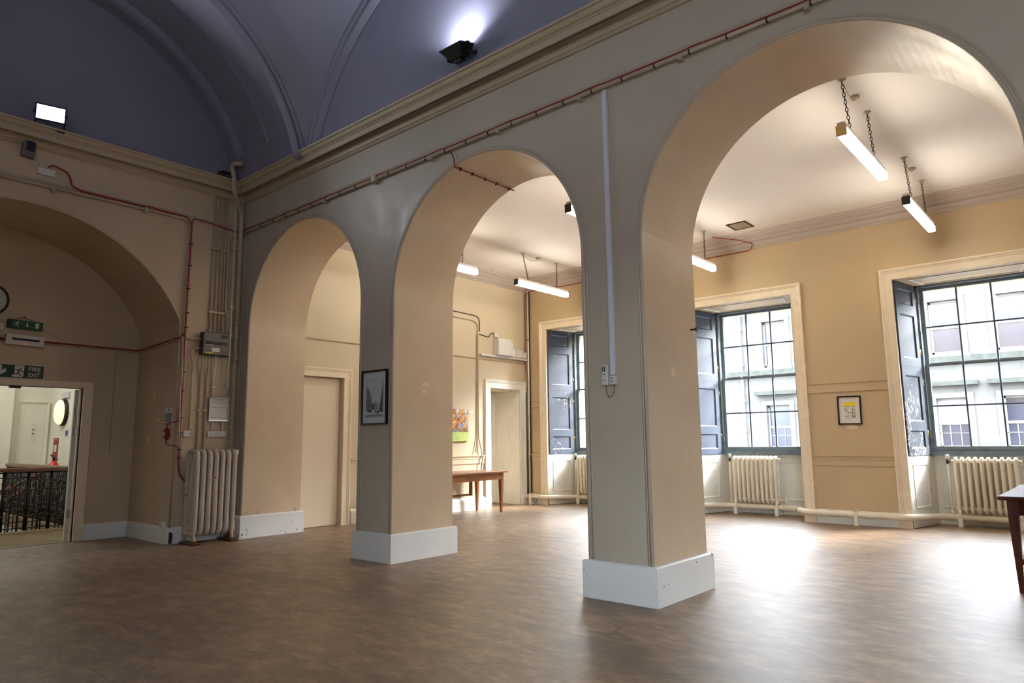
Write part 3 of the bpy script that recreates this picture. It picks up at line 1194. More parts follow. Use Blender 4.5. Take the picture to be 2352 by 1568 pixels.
for c in centers:
    if not (-13 < c < 14):
        continue
    for (z0, z1) in ROWS[:2]:
        m_ = MB()
        x0, x1 = c - hw, c + hw
        y = FY + 0.16
        m_.box(x0, y, z0, x0 + 0.06, y + 0.06, z1)
        m_.box(x1 - 0.06, y, z0, x1, y + 0.06, z1)
        m_.box(x0, y, z0, x1, y + 0.06, z0 + 0.1)
        m_.box(x0, y, z1 - 0.07, x1, y + 0.06, z1)
        zm = (z0 + z1) / 2
        m_.box(x0, y - 0.02, zm - 0.04, x1, y + 0.06, zm + 0.04)
        if z0 < 2:
            for q in (0.33, 0.66):
                xq = x0 + (x1 - x0) * q
                m_.box(xq - 0.012, y, z0, xq + 0.012, y + 0.04, zm)
            m_.box(x0, y, z0 + 0.5, x1, y + 0.04, z0 + 0.52)
        f_ = part(m_, 'window_frame', 'far_frame', fac)
        m_ = MB()
        m_.poly([(x0, y + 0.03, z0), (x1, y + 0.03, z0), (x1, y + 0.03, z1), (x0, y + 0.03, z1)])
        part(m_, 'window_pane', 'far_glass', f_)
        if z0 < 2 and random.random() < 0.5:
            m_ = MB()
            m_.poly([(x0, y - 0.001, zm), (x1, y - 0.001, zm), (x1, y - 0.001, z1), (x0, y - 0.001, z1)])
            part(m_, 'blind', 'far_frame', f_)
for c in centers:
    for (z0, z1) in ROWS[:2]:
        if not (-13 < c < 14):
            continue
        mb = MB()
        mb.sweep([(c - hw, z0), (c - hw, z1), (c + hw, z1), (c + hw, z0)], [(0.0, 0.0), (0.0, 0.06), (0.16, 0.06), (0.16, 0.0)], lambda u, v, d: (u, FY - d, v))
        mb.box(c - hw - 0.2, FY - 0.14, z0 - 0.12, c + hw + 0.2, FY, z0)
        part(mb, 'window_surround', 'stone_trim', fac)
mb = MB()
mb.box(-36, FY - 0.22, fz(3.15), 30, FY, fz(3.3))
mb.box(-36, FY - 0.3, fz(5.35), 30, FY, fz(5.5))
for c in centers:
    mb.box(c - hw - 0.35, FY - 0.3, fz(2.55), c + hw + 0.35, FY, fz(2.66))
part(mb, 'string_course', 'moss', fac)
dp = MB()
dp.tube([(fx(0.72), FY - 0.12, -6), (fx(0.72), FY - 0.12, 7.6)], 0.06, 8)
for z in (fz(1.5), fz(2.4), fz(3.5), fz(4.6)):
    dp.tube([(fx(0.72), FY - 0.12, z - 0.05), (fx(0.72), FY - 0.12, z + 0.05)], 0.09, 8)
part(dp, 'drainpipe', 'far_frame', fac)
mb = MB()
mb.box(-40, 7.6, -6.2, 34, FY + 3, -6.0)
struct(mb, 'floor_street', 'street')
mb = MB()
mb.box(-3.6, 7.4, -6.0, XMAX + 0.2, 7.6, 0.0)
struct(mb, 'wall_outer_below', 'stone')


# ------------------------------------------------------------------ radiators
def rounded_loop(x0, x1, z0, z1, r, n=5):
    pts = []
    for cx, cz, a in ((x1 - r, z1 - r, 0), (x0 + r, z1 - r, 90), (x0 + r, z0 + r, 180), (x1 - r, z0 + r, 270)):
        for k_ in range(n + 1):
            t = R(a + 90 * k_ / n)
            pts.append((cx + r * math.cos(t), cz + r * math.sin(t)))
    return pts


def window_radiator(x0, label, n=10):
    pitch = 0.0775
    yc = 6.86
    RD = thing('radiator', label, 'radiator', (x0 + n * pitch / 2, yc, 0), 'column radiators under the windows')
    zb, zt = 0.205, 0.945
    for k_ in range(n):
        x = x0 + 0.03 + k_ * pitch
        m_ = MB()
        lp = rounded_loop(yc - 0.075, yc + 0.075, zb, zt, 0.05)
        m_.tube([(x, u, v) for u, v in lp], 0.0235, 10, closed=True)
        m_.smooth = True
        m_.tube([(x, yc, zb + 0.02), (x, yc, zt - 0.02)], 0.018, 8)
        part(m_, 'section', 'radiator', RD)
    for z in (0.245, 0.905):
        m_ = MB()
        m_.tube([(x0, yc, z), (x0 + 0.06 + (n - 1) * pitch, yc, z)], 0.03, 12)
        m_.tube([(x0 - 0.03, yc, z), (x0, yc, z)], 0.02, 8)
        m_.tube([(x0 + 0.06 + (n - 1) * pitch, yc, z), (x0 + 0.1 + (n - 1) * pitch, yc, z)], 0.02, 8)
        part(m_, 'header', 'radiator', RD)
    for x in (x0 + 0.03, x0 + 0.03 + (n - 1) * pitch):
        for y in (yc - 0.075, yc + 0.075):
            m_ = MB()
            sy = -1 if y < yc else 1
            m_.tube([(x, y, 0.25), (x, y + 0.012 * sy, 0.15), (x, y + 0.018 * sy, 0.12)], [0.022, 0.016, 0.018], 8)
            lg = part(m_, 'leg', 'radiator', RD)
            m_ = MB()
            yy = y - 0.045 if y < yc else y + 0.0
            m_.bbox(x - 0.028, yy, 0, x + 0.028, yy + 0.05, 0.12, 0.004)
            part(m_, 'foot_block', 'white_trim', lg)
    # valves
    xv = x0 - 0.075
    m_ = MB()
    m_.tube([(xv, yc, 0.905), (x0 - 0.02, yc, 0.905)], 0.012, 8)
    m_.tube([(xv, yc, 0.87), (xv, yc, 0.935)], 0.017, 10)
    part(m_, 'valve', 'chain', RD)
    m_ = MB()
    m_.lathe([(0.015, 0.935), (0.026, 0.94), (0.027, 0.985), (0.02, 1.0)], (xv, yc, 0), 'z', 14)
    part(m_, 'valve_head', 'white', RD)
    m_ = MB()
    m_.tube([(xv, yc, 0.87), (xv + 0.003, yc - 0.01, 0.5), (xv, yc, 0.25), (xv, yc, 0.165)], 0.012, 8)
    m_.tube([(xv, yc, 0.165), (xv, yc, 0.22)], 0.02, 8)
    part(m_, 'feed_pipe', 'radiator', RD)
    xo = x0 + 0.1 + (n - 1) * pitch
    m_ = MB()
    m_.tube([(xo, yc, 0.245), (xo + 0.06, yc, 0.245)], 0.014, 8)
    m_.lathe([(0.02, 0.2), (0.02, 0.29)], (xo + 0.06, yc, 0), 'z', 10)
    m_.tube([(xo + 0.06, yc, 0.2), (xo + 0.06, yc, 0.15)], 0.014, 8)
    part(m_, 'return_valve', 'radiator', RD)
    return RD


window_radiator(0.95, 'cream column radiator under the farthest window, half hidden by the near pier')
window_radiator(4.24, 'cream column radiator under the middle window')
window_radiator(7.50, 'cream column radiator under the right-hand window, behind the dark table')

# heating pipe along the window wall
mb = MB()
zp, zr = 0.155, 0.125
path = [(0.16, 6.14, zp), (0.45, 6.14, zp)]
for il in WIL[:3]:
    path += [(il - 0.02, 6.14, zp), (il + 0.26, 6.86, zr), (il + WW - 0.34, 6.86, zr), (il + WW + 0.02, 6.14, zp)]
path += [(9.9, 6.14, zp), (XMAX - 0.1, 6.14, zp)]
mb.tube(smooth_path(path, 0.17, 8), 0.047, 14)
hp = thing('heating_pipe', 'thick cream heating pipe running low along the window wall and into each bay', 'pipe', (0.2, 6.14, 0))
part(mb, 'pipe_run', 'radiator', hp)
for x, y, zp in ((0.52, 6.14, 0.155), (0.93, 6.86, 0.125), (4.17, 6.86, 0.125), (4.65, 6.86, 0.125), (5.08, 6.86, 0.125), (7.43, 6.86, 0.125), (8.2, 6.86, 0.125)):
    mb = MB()
    mb.tube([(x - 0.03, y, zp), (x + 0.03, y, zp)], 0.051, 14)
    part(mb, 'pipe_collar', 'radiator', hp)
for x in (0.30, 2.9, 6.35, 9.4):
    mb = MB()
    mb.bbox(x - 0.028, 6.075, 0.0, x + 0.028, 6.10, 0.22, 0.004)
    mb.bbox(x - 0.028, 6.075, 0.205, x + 0.028, 6.215, 0.222, 0.003)
    part(mb, 'pipe_bracket', 'radiator', hp)


# old hall radiator, seven tall sections
RH = thing('radiator', 'tall old seven-section radiator against the hall end wall, chipped grey-cream paint', 'radiator', (0.26, -0.45, 0))
y0h, pit = -0.685, 0.083
for k_ in range(7):
    y = y0h + k_ * pit
    m_ = MB()
    lp = rounded_loop(0.125, 0.385, 0.13, 1.165, 0.06, 6)
    m_.tube([(u, y, v) for u, v in lp], 0.031, 12, closed=True)
    m_.tube([(0.255, y, 0.16), (0.255, y, 1.15)], 0.024, 8)
    if k_ in (0, 6):
        m_.bbox(0.13, y - 0.012, 0.15, 0.38, y + 0.012, 1.15, 0.004)
        for zz in (0.22, 0.62, 1.08):
            m_.lathe([(0.03, -0.03), (0.035, -0.02), (0.035, 0.0)], (0.34, y, zz), 'y', 12)
    part(m_, 'section', 'old_radiator', RH)
for z in (0.2, 1.08):
    m_ = MB()
    m_.tube([(0.255, y0h - 0.03, z), (0.255, y0h + 6 * pit + 0.06, z)], 0.032, 10)
    part(m_, 'header', 'old_radiator', RH)
for y in (y0h, y0h + 6 * pit):
    for x in (0.14, 0.375):
        m_ = MB()
        s_ = 1 if x > 0.2 else -1
        m_.tube([(x, y, 0.2), (x, y, 0.1), (x + 0.02 * s_, y, 0.04)], [0.03, 0.02, 0.027], 8)
        part(m_, 'leg', 'old_radiator', RH)
for y in (y0h, y0h + 6 * pit):
    m_ = MB()
    m_.bbox(0.08, y - 0.05, 0, 0.47, y + 0.05, 0.03, 0.004)
    part(m_, 'wood_block', 'mahogany', RH)
m_ = MB()
m_.tube([(0.255, y0h + 6 * pit + 0.03, 1.08), (0.255, -0.1, 1.08), (0.255, -0.09, 1.0)], 0.013, 8)
m_.lathe([(0.02, 1.05), (0.02, 1.11)], (0.255, -0.1, 0), 'z', 10)
part(m_, 'valve', 'brass', RH)
m_ = MB()
m_.lathe([(0.018, 1.11), (0.027, 1.115), (0.028, 1.17), (0.022, 1.18)], (0.255, -0.1, 0), 'z', 12)
part(m_, 'valve_head', 'white', RH)
m_ = MB()
m_.tube([(0.255, -0.1, 1.02), (0.255, -0.1, 0.0)], 0.011, 8)
part(m_, 'feed_pipe', 'pipe', RH)
m_ = MB()
m_.tube([(0.255, y0h + 6 * pit + 0.03, 0.2), (0.3, -0.12, 0.2)], 0.013, 8)
m_.tube([(0.3, -0.12, 0.02), (0.3, -0.12, 0.24)], 0.018, 8)
part(m_, 'lockshield_valve', 'brass', RH)


# ------------------------------------------------------------------ tables
def table(x0, y0, x1, y1, h, leg, top, legm, label, foot, rails, hang=False, tt=0.032, rot=0.0):
    cx, cy = (x0 + x1) / 2, (y0 + y1) / 2
    TB = thing('table', label, 'table', (cx, cy, 0))
    def rp(m_):
        if rot:
            c_, s_ = math.cos(rot), math.sin(rot)
            m_.v = [(cx + (a - cx) * c_ - (b - cy) * s_, cy + (a - cx) * s_ + (b - cy) * c_, z) for a, b, z in m_.v]
        return m_
    m_ = MB()
    m_.bbox(x0, y0, h - tt, x1, y1, h, 0.006)
    part(rp(m_), 'tabletop', top, TB)
    ins = 0.055
    m_ = MB()
    a = ins + 0.008
    zt, zb = h - tt, h - tt - 0.12
    m_.box(x0 + a, y0 + a, zb, x1 - a, y0 + a + 0.022, zt)
    m_.box(x0 + a, y1 - a - 0.022, zb, x1 - a, y1 - a, zt)
    m_.box(x0 + a, y0 + a, zb, x0 + a + 0.022, y1 - a, zt)
    m_.box(x1 - a - 0.022, y0 + a, zb, x1 - a, y1 - a, zt)
    part(rp(m_), 'apron', top, TB)
    a = ins
    for sx, sy in ((0, 0), (1, 0), (0, 1), (1, 1)):
        lx = x0 + a if sx == 0 else x1 - a - leg
        ly = y0 + a if sy == 0 else y1 - a - leg
        m_ = MB()
        e = leg * 0.42
        ex0 = lx + (0 if sx == 0 else e) * 0.5
        cxl, cyl = lx + leg / 2, ly + leg / 2
        t_, b_ = leg / 2, foot / 2
        zk = zb
        # straight block then taper
        p0 = [(cxl - t_, cyl - t_, zt), (cxl + t_, cyl - t_, zt), (cxl + t_, cyl + t_, zt), (cxl - t_, cyl + t_, zt)]
        p1 = [(q[0], q[1], zk) for q in p0]
        p2 = [(cxl - b_, cyl - b_, 0), (cxl + b_, cyl - b_, 0), (cxl + b_, cyl + b_, 0), (cxl - b_, cyl + b_, 0)]
        for A_, B_ in ((p0, p1), (p1, p2)):
            b0 = m_.pts(A_ + B_)
            for q in range(4):
                m_.face((b0 + q, b0 + (q + 1) % 4, b0 + 4 + (q + 1) % 4, b0 + 4 + q))
        m_.poly(p2)
        m_.poly(p0)
        part(rp(m_), 'leg', legm, TB)
    for (ax, ay, bx, by, z) in rails:
        m_ = MB()
        w2 = 0.014
        if abs(ax - bx) > abs(ay - by):
            m_.box(min(ax, bx), ay - w2, z, max(ax, bx), ay + w2, z + 0.045)
        else:
            m_.box(ax - w2, min(ay, by), z, ax + w2, max(ay, by), z + 0.045)
        part(rp(m_), 'stretcher', legm, TB)
    return TB


table(8.51, 2.16, 9.76, 3.96, 0.765, 0.075, 'mahogany', 'mahogany_leg', 'dark polished table at the right edge of the photo, standing in the window light',
      0.034, [(8.60, 2.25, 8.60, 3.88, 0.22), (8.60, 2.25, 9.67, 2.25, 0.22)])
tb = table(0.30, 2.75, 1.02, 4.70, 0.735, 0.07, 'oak', 'oak_leg', 'warm brown wooden table against the end wall beside the white doorway', 0.035,
           [(0.93, 2.9, 0.93, 2.95, 0.3)], rot=R(7))
m_ = MB()
m_.box(0.42, 2.9, 0.30, 0.455, 4.25, 0.335)
m_.box(0.42, 4.22, 0.30, 0.47, 4.26, 0.60)
part(m_, 'footrest_rail', 'oak_leg', tb)


# ------------------------------------------------------------------ suspended fluorescent lights
def chain_mesh(p0, p1, link=0.044, r=0.0038):
    m_ = MB()
    a, b = Vector(p0), Vector(p1)
    L = (b - a).length
    n = max(2, int(L / (link * 0.78)))
    t = (b - a).normalized()
    s1 = Vector((1, 0, 0))
    s2 = t.cross(s1).normalized()
    for k_ in range(n):
        c = a + (b - a) * ((k_ + 0.5) / n)
        s = s1 if k_ % 2 else s2
        ring = []
        for j in range(10):
            an = 2 * PI * j / 10
            ring.append(c + t * (math.cos(an) * link * 0.5) + s * (math.sin(an) * link * 0.27))
        m_.tube(ring, r, 5, closed=True)
    return m_


def tube_light(xc, y0, label, cap, cable=1, y_len=1.52, roses=(0.12, 1.12)):
    z0 = 3.975
    h, w2 = 0.1, 0.043
    y1 = y0 + y_len
    LT = thing('fluorescent_light', label, 'ceiling light', (xc, (y0 + y1) / 2, z0), 'fluorescent tubes hanging on chains')
    m_ = MB()
    m_.bbox(xc - w2, y0 + 0.015, z0, xc + w2, y1 - 0.015, z0 + h * 0.82, 0.008)
    part(m_, 'diffuser', 'tube', LT, 'glowing white diffuser')
    m_ = MB()
    m_.bbox(xc - w2 * 0.8, y0 + 0.01, z0 + h * 0.82, xc + w2 * 0.8, y1 - 0.01, z0 + h + 0.03, 0.003)
    part(m_, 'spine', 'white', LT)
    for y in (y0, y1 - 0.016):
        m_ = MB()
        m_.bbox(xc - w2 - 0.003, y, z0 - 0.003, xc + w2 + 0.003, y + 0.016, z0 + h, 0.003)
        part(m_, 'end_cap', cap, LT)
    for i, f in enumerate((0.22, 0.78)):
        y = y0 + y_len * f
        yt = y0 + roses[i]
        m_ = MB()
        m_.tube([(xc, y, z0 + h + 0.02), (xc + 0.012, y, z0 + h + 0.045), (xc, y, z0 + h + 0.065), (xc - 0.012, y, z0 + h + 0.045)], 0.003, 6)
        part(m_, 'hook', 'chain', LT)
        part(chain_mesh((xc, y, z0 + h + 0.06), (xc, yt, ZC - 0.02)), 'chain', 'chain', LT)
        m_ = MB()
        m_.lathe([(0.04, ZC), (0.04, ZC - 0.004), (0.022, ZC - 0.012), (0.02, ZC - 0.018), (0.008, ZC - 0.026)], (xc, yt, 0), 'z', 14)
        part(m_, 'ceiling_hook_plate', 'pipe', LT)
    if cable:
        ya = y0 + roses[0]
        m_ = MB()
        m_.lathe([(0.045, ZC), (0.045, ZC - 0.02), (0.03, ZC - 0.03)], (xc, ya + 0.44, 0), 'z', 14)
        part(m_, 'ceiling_rose', 'pipe', LT)
        m_ = MB()
        pts = [(xc, ya, ZC - 0.03)]
        for k_ in range(1, 8):
            t = k_ / 8
            pts.append((xc + 0.01, ya + 0.44 * t, ZC - 0.03 - 0.07 * math.sin(PI * t)))
        pts.append((xc, ya + 0.44, ZC - 0.03))
        m_.tube(pts, 0.004, 6)
        part(m_, 'flex', 'pipe', LT)
    return LT


tube_light(7.69, 1.66, 'bright hanging tube light with a cream end cap, nearest, high in the right arch', 'gold_cap', roses=(0.16, 1.04))
tube_light(7.70, 4.18, 'hanging tube light with black end cap in front of the ochre window wall', 'dgrey', roses=(0.10, 1.10))
tube_light(1.60, 4.20, 'hanging tube light seen whole in the middle arch, before the far corner', 'dgrey', roses=(0.2, 1.19))
tube_light(1.59, 1.70, 'hanging tube light cut off by the left jamb of the middle arch', 'white', roses=(0.3, 1.2))
tube_light(4.59, 1.68, 'hanging tube light with only its dark end showing at the right of the middle arch', 'dgrey', roses=(0.3, 1.3))
tube_light(4.58, 4.22, 'greenish hanging tube light behind the near pier, beside the ceiling vent', 'dgrey', roses=(0.2, 1.19))

# ceiling vent
CV = thing('ceiling_vent', 'small rectangular louvred vent in the back room ceiling', 'vent', (5.145, 5.5, ZC))
m_ = MB()
m_.sweep([(4.99, 5.32), (5.3, 5.32), (5.3, 5.69), (4.99, 5.69)], [(0.0, ZC), (0.0, ZC - 0.012), (0.022, ZC - 0.012), (0.022, ZC)], plan, closed=True)
part(m_, 'frame', 'chain', CV)
m_ = MB()
m_.poly([(4.99, 5.32, ZC - 0.002), (5.3, 5.32, ZC - 0.002), (5.3, 5.69, ZC - 0.002), (4.99, 5.69, ZC - 0.002)])
part(m_, 'backing', 'black', CV)
for k_ in range(11):
    y = 5.35 + k_ * 0.031
    m_ = MB()
    m_.poly([(5.01, y, ZC - 0.003), (5.28, y, ZC - 0.003), (5.28, y + 0.009, ZC - 0.005), (5.01, y + 0.009, ZC - 0.005)])
    m_.poly([(5.01, y, ZC - 0.004), (5.28, y, ZC - 0.004), (5.28, y + 0.010, ZC - 0.006), (5.01, y + 0.010, ZC - 0.006)])
    part(m_, 'slat', 'pipe', CV)


# ------------------------------------------------------------------ pictures
def frame_picture(mp, u0, v0, u1, v1, fw_, depth, label, loc, fm='black_gloss', cat='picture', name='framed_picture'):
    o_ = thing(name, label, cat, loc)
    m_ = MB()
    m_.sweep([(u0, v0), (u0, v1), (u1, v1), (u1, v0)], [(0.0, 0.001), (0.0, depth), (-fw_, depth), (-fw_, depth * 0.45)], mp, closed=True)
    part(m_, 'frame', fm, o_)
    return o_


# etching on the middle pier
o_ = frame_picture(on_arcade, 2.895, 1.449, 3.345, 2.055, 0.02, 0.03, 'black framed grey etching of a street on the middle pier', (3.12, 0, 1.45))
m_ = MB()
prism(m_, rect(2.915, 1.469, 3.325, 2.035), on_arcade, 0.001, 0.014)
part(m_, 'mount', 'mount', o_)
u0, v0 = 2.965, 1.53
W_, H_ = 0.31, 0.44
def eu(x): return u0 + W_ * x
def ev(y): return v0 + H_ * y
m_ = MB()
m_.cur = 0
prism(m_, rect(eu(0), ev(0), eu(1), ev(1)), on_arcade, 0.014, 0.0155)
def shape(pts, mi, d=0.0165):
    m_.cur = mi
    m_.poly([on_arcade(eu(a), ev(b), d) for a, b in pts])
shape([(0.03, 0.15), (0.03, 0.76), (0.1, 0.78), (0.28, 0.62), (0.3, 0.55), (0.38, 0.5), (0.38, 0.16)], 1)
shape([(1.0, 0.13), (1.0, 0.88), (0.965, 0.86), (0.955, 0.7), (0.93, 0.68), (0.91, 0.54), (0.87, 0.5), (0.85, 0.36), (0.81, 0.34), (0.79, 0.2), (0.8, 0.14)], 2)
for q in range(14):
    yy = 0.18 + q * 0.045
    shape([(0.9 - 0.006 * q + 0.004 * q, yy), (0.99, yy), (0.99, yy + 0.012), (0.9, yy + 0.012)], 1, 0.0174)
shape([(0.97, 0.88), (0.985, 0.99), (0.995, 0.88)], 1, 0.017)
shape([(0.38, 0.18), (0.38, 0.36), (0.54, 0.36), (0.58, 0.5), (0.60, 0.37), (0.68, 0.34), (0.76, 0.2)], 1)
for (a, b, c, e) in ((0.05, 0.2, 0.09, 0.48), (0.12, 0.18, 0.15, 0.46), (0.18, 0.2, 0.22, 0.5), (0.26, 0.18, 0.29, 0.45), (0.33, 0.2, 0.355, 0.42), (0.05, 0.52, 0.3, 0.54), (0.06, 0.6, 0.09, 0.72),
                     (0.14, 0.58, 0.17, 0.68), (0.2, 0.56, 0.23, 0.63), (0.15, 0.13, 0.36, 0.19), (0.56, 0.11, 0.62, 0.19), (0.64, 0.1, 0.76, 0.17), (0.4, 0.2, 0.5, 0.34)):
    shape([(a, b), (c, b), (c, e), (a, e)], 2, 0.0172)
shape([(0.0, 0.0), (0.0, 0.05), (0.4, 0.08), (1.0, 0.07), (1.0, 0.02)], 1)
part(m_, 'etching', ['print', 'ink2', 'ink'], o_)

# poster between the windows, hung slightly askew
def askew(u, v, d):
    a = R(-0.8)
    du, dv = u - 6.34, v - 1.655
    return on_back(6.34 + du * math.cos(a) - dv * math.sin(a), 1.655 + du * math.sin(a) + dv * math.cos(a), d)
o_ = frame_picture(askew, 6.18, 1.447, 6.505, 1.868, 0.018, 0.03, 'small black framed poster with a yellow band, hung between the two right windows', (6.34, D, 1.45))
m_ = MB()
prism(m_, rect(6.198, 1.465, 6.487, 1.85), askew, 0.001, 0.012)
part(m_, 'mount', 'offwhite', o_)
m_ = MB()
m_.cur = 0
prism(m_, rect(6.262, 1.52, 6.435, 1.80), askew, 0.012, 0.013)
def ps(a, b, c, e, mi, d=0.0138):
    m_.cur = mi
    m_.poly([askew(6.272 + 0.152 * q, 1.54 + 0.235 * s_, d) for q, s_ in rect(a, b, c, e)])
ps(0, 0.74, 1, 1, 1)
ps(0.0, 0.70, 1, 0.74, 2)
ps(0.48, 0.45, 0.64, 0.8, 0, 0.0145)
for (a, b, c, e) in ((0.02, 0.55, 0.12, 0.6), (0.15, 0.58, 0.36, 0.61), (0.02, 0.46, 0.14, 0.52), (0.2, 0.42, 0.3, 0.5), (0.28, 0.3, 0.4, 0.38), (0.1, 0.3, 0.2, 0.34), (0.68, 0.48, 0.78, 0.62),
                     (0.86, 0.48, 0.92, 0.62), (0.66, 0.44, 1.0, 0.46), (0.68, 0.26, 0.78, 0.4), (0.86, 0.26, 0.93, 0.4), (0.66, 0.22, 0.98, 0.24), (0.66, 0.03, 0.8, 0.18), (0.86, 0.03, 0.99, 0.18),
                     (0.1, 0.07, 0.2, 0.16), (0.27, 0.08, 0.34, 0.18), (0.05, 0.0, 0.5, 0.01), (0.5, 0.3, 0.6, 0.38), (0.5, 0.16, 0.62, 0.18), (0.3, -0.06, 0.7, -0.05)):
    ps(a, b, c, e, 2)
part(m_, 'poster', ['sign_white', 'poster_yellow', 'poster_grey'], o_)

# canvas
m_ = MB()
m_.bbox(XE + 0.002, 3.86, 1.262, XE + 0.04, 4.485, 1.852, 0.003)
o_ = m_.build('canvas_picture', 'canvas', loc=(XE, 4.17, 1.262))
tag(o_, 'small canvas print of an autumn tree over green grass, above the brown table', 'picture')

# ------------------------------------------------------------------ boxes and shelf on the end wall
m_ = MB()
m_.bbox(XE, 4.82, 2.905, XE + 0.07, 6.2, 2.945, 0.003)
tag(m_.build('wall_shelf', 'white', loc=(XE, 5.5, 2.905)), 'narrow white ledge carrying the white electrical boxes on the end wall', 'shelf')
cab = thing('electrical_cabinet', 'large white electrical cabinet standing on the white ledge, the biggest of the boxes', 'cabinet', (XE, 5.43, 2.947))
m_ = MB()
m_.bbox(XE + 0.002, 5.22, 2.947, XE + 0.15, 5.66, 3.275, 0.006)
part(m_, 'body', 'white', cab)
m_ = MB()
m_.bbox(XE + 0.15, 5.225, 2.952, XE + 0.158, 5.655, 3.27, 0.003)
door_ = part(m_, 'door', 'white', cab)
m_ = MB()
m_.box(XE + 0.158, 5.60, 3.225, XE + 0.16, 5.64, 3.25)
part(m_, 'warning_sticker', 'yellow', door_)
for (ya, yb_, zt, lab) in ((5.67, 5.83, 3.115, 'white box on the ledge, directly right of the large white cabinet'), (5.85, 6.03, 3.105, 'white box on the ledge, second from the pipes in the corner'),
                           (6.045, 6.15, 3.07, 'smallest white box on the ledge, nearest the corner pipes')):
    m_ = MB()
    m_.bbox(XE + 0.002, ya, 2.947, XE + 0.09, yb_, zt, 0.005)
    tag(m_.build('junction_box', 'white', loc=(XE, (ya + yb_) / 2, 2.947)), lab, 'electrical box', 'white boxes on the ledge')
m_ = MB()
m_.bbox(XE + 0.002, 5.215, 3.31, XE + 0.06, 5.335, 3.41, 0.006)
sw = m_.build('alarm_box', 'white', loc=(XE, 5.27, 3.31))
tag(sw, 'small white alarm box with a red dot above the large white cabinet', 'alarm')
m_ = MB()
m_.lathe([(0.01, XE + 0.06), (0.01, XE + 0.063)], (0, 5.29, 3.385), 'x', 10)
part(m_, 'indicator', 'red', sw)

# conduits on the end wall
m_ = MB()
m_.tube(smooth_path([(XE + 0.015, 2.6, 3.60), (XE + 0.015, 4.66, 3.575), (XE + 0.015, 4.77, 3.5), (XE + 0.015, 4.78, 1.35), (XE + 0.05, 4.86, 0.95), (XE + 0.05, 4.8, 0.7)], 0.08), 0.012, 8)
m_.tube([(XE + 0.015, 4.74, 3.3), (XE + 0.015, 4.742, 1.35), (XE + 0.03, 4.68, 1.05)], 0.009, 6)
o_ = m_.build('cable_conduit', 'pipe', loc=(XE, 4.7, 0.9))
tag(o_, 'cream conduit crossing the end wall and dropping left of the white doorway', 'conduit')
m_ = MB()
m_.tube(smooth_path([(XE + 0.012, 2.6, 3.73), (XE + 0.012, 4.74, 3.675), (XE + 0.012, 4.82, 3.62), (XE + 0.012, 4.82, 3.38)], 0.05), 0.008, 6)
m_.tube(smooth_path([(XE + 0.012, 4.82, 3.325), (XE + 0.012, 5.1, 3.29), (XE + 0.012, 5.13, 3.37), (XE + 0.02, 5.22, 3.38)], 0.04), 0.008, 6)
tag(m_.build('alarm_cable', 'cable_black', loc=(XE, 4.7, 3.4)), 'dark clipped cable above the conduit on the end wall, leading to the alarm box', 'cable')

# pipes in the far corner of the back room
PC = thing('corner_pipes', 'bundle of cream and black pipes running down the far corner of the back room', 'pipe', (0.18, 6.2, 0.2))
for (x, y, r, mt, za, zb_) in ((0.145, 6.205, 0.018, 'pipe', 0.2, 4.4), (0.195, 6.215, 0.02, 'radiator', 0.2, 4.4), (0.235, 6.215, 0.012, 'cable_black', 0.2, 4.35), (0.17, 6.17, 0.009, 'chain', 0.2, 2.25)):
    m_ = MB()
    m_.tube([(x, y, za), (x, y, zb_)], r, 8)
    part(m_, 'pipe', mt, PC)
for z in (0.9, 1.75, 3.35):
    m_ = MB()
    m_.bbox(0.112, 6.175, z, 0.23, 6.24, z + 0.02, 0.002)
    part(m_, 'clip', 'pipe', PC)
m_ = MB()
m_.tube(smooth_path([(0.16, 6.19, 2.3), (0.215, 6.17, 2.42), (0.19, 6.17, 2.7), (0.165, 6.17, 2.9), (0.165, 6.17, 4.3), (0.26, 6.2, 4.37), (1.2, 6.215, 4.35), (5.0, 6.215, 4.35), (5.1, 6.12, 4.43), (4.9, 6.0, 4.5), (4.55, 5.8, 4.575)], 0.05), 0.007, 6)
tag(m_.build('red_cable', 'red', loc=(0.165, 6.17, 2.3)), 'red cable running down the far corner and under the cornice of the window wall', 'cable')
m_ = MB()
for k_ in range(26):
    t = k_ / 25
    pass
loop = [(0.42 + 0.06 * math.cos(2 * PI * k_ / 14), 6.08, 0.09 + 0.03 * math.sin(2 * PI * k_ / 14)) for k_ in range(14)]
m_.tube(loop, 0.006, 6, closed=True)
m_.tube([(0.26, 6.1, 0.2), (0.3, 6.09, 0.01), (0.33, 6.09, 0.14)], 0.006, 6)
tag(m_.build('coiled_cable', 'cable_black', loc=(0.42, 6.08, 0.0)), 'short looped black cable under the heating pipe in the far corner', 'cable')

# ------------------------------------------------------------------ hall services on the arcade face
m_ = MB()
ZP = 4.288
m_.tube([(0.06, -0.05, ZP - 0.02), (0.3, -0.035, ZP), (XMAX - 0.1, -0.035, ZP)], 0.017, 10)
cp = thing('wall_conduit', 'cream conduit running the length of the arcade wall under the thin rail', 'conduit', (0.1, -0.035, ZP))
part(m_, 'conduit_run', 'pipe', cp)
for k_ in range(9):
    x = 1.1 + k_ * 0.98
    m_ = MB()
    m_.bbox(x - 0.018, -0.062, ZP - 0.045, x + 0.018, 0.0, ZP - 0.012, 0.004)
    part(m_, 'saddle', 'pipe', cp)
m_ = MB()
m_.lathe([(0.038, -0.075), (0.042, -0.07), (0.042, 0.0)], (3.09, 0, ZP), 'y', 18)
part(m_, 'round_junction_box', 'pipe', cp)
for k_ in range(28):
    x = 0.55 + k_ * 0.31
    m_ = MB()
    m_.tube([(x - 0.006, -0.035, ZP), (x + 0.006, -0.035, ZP)], 0.0215, 8)
    part(m_, 'cable_tie', 'cable_black', cp)
m_ = MB()
pts = []
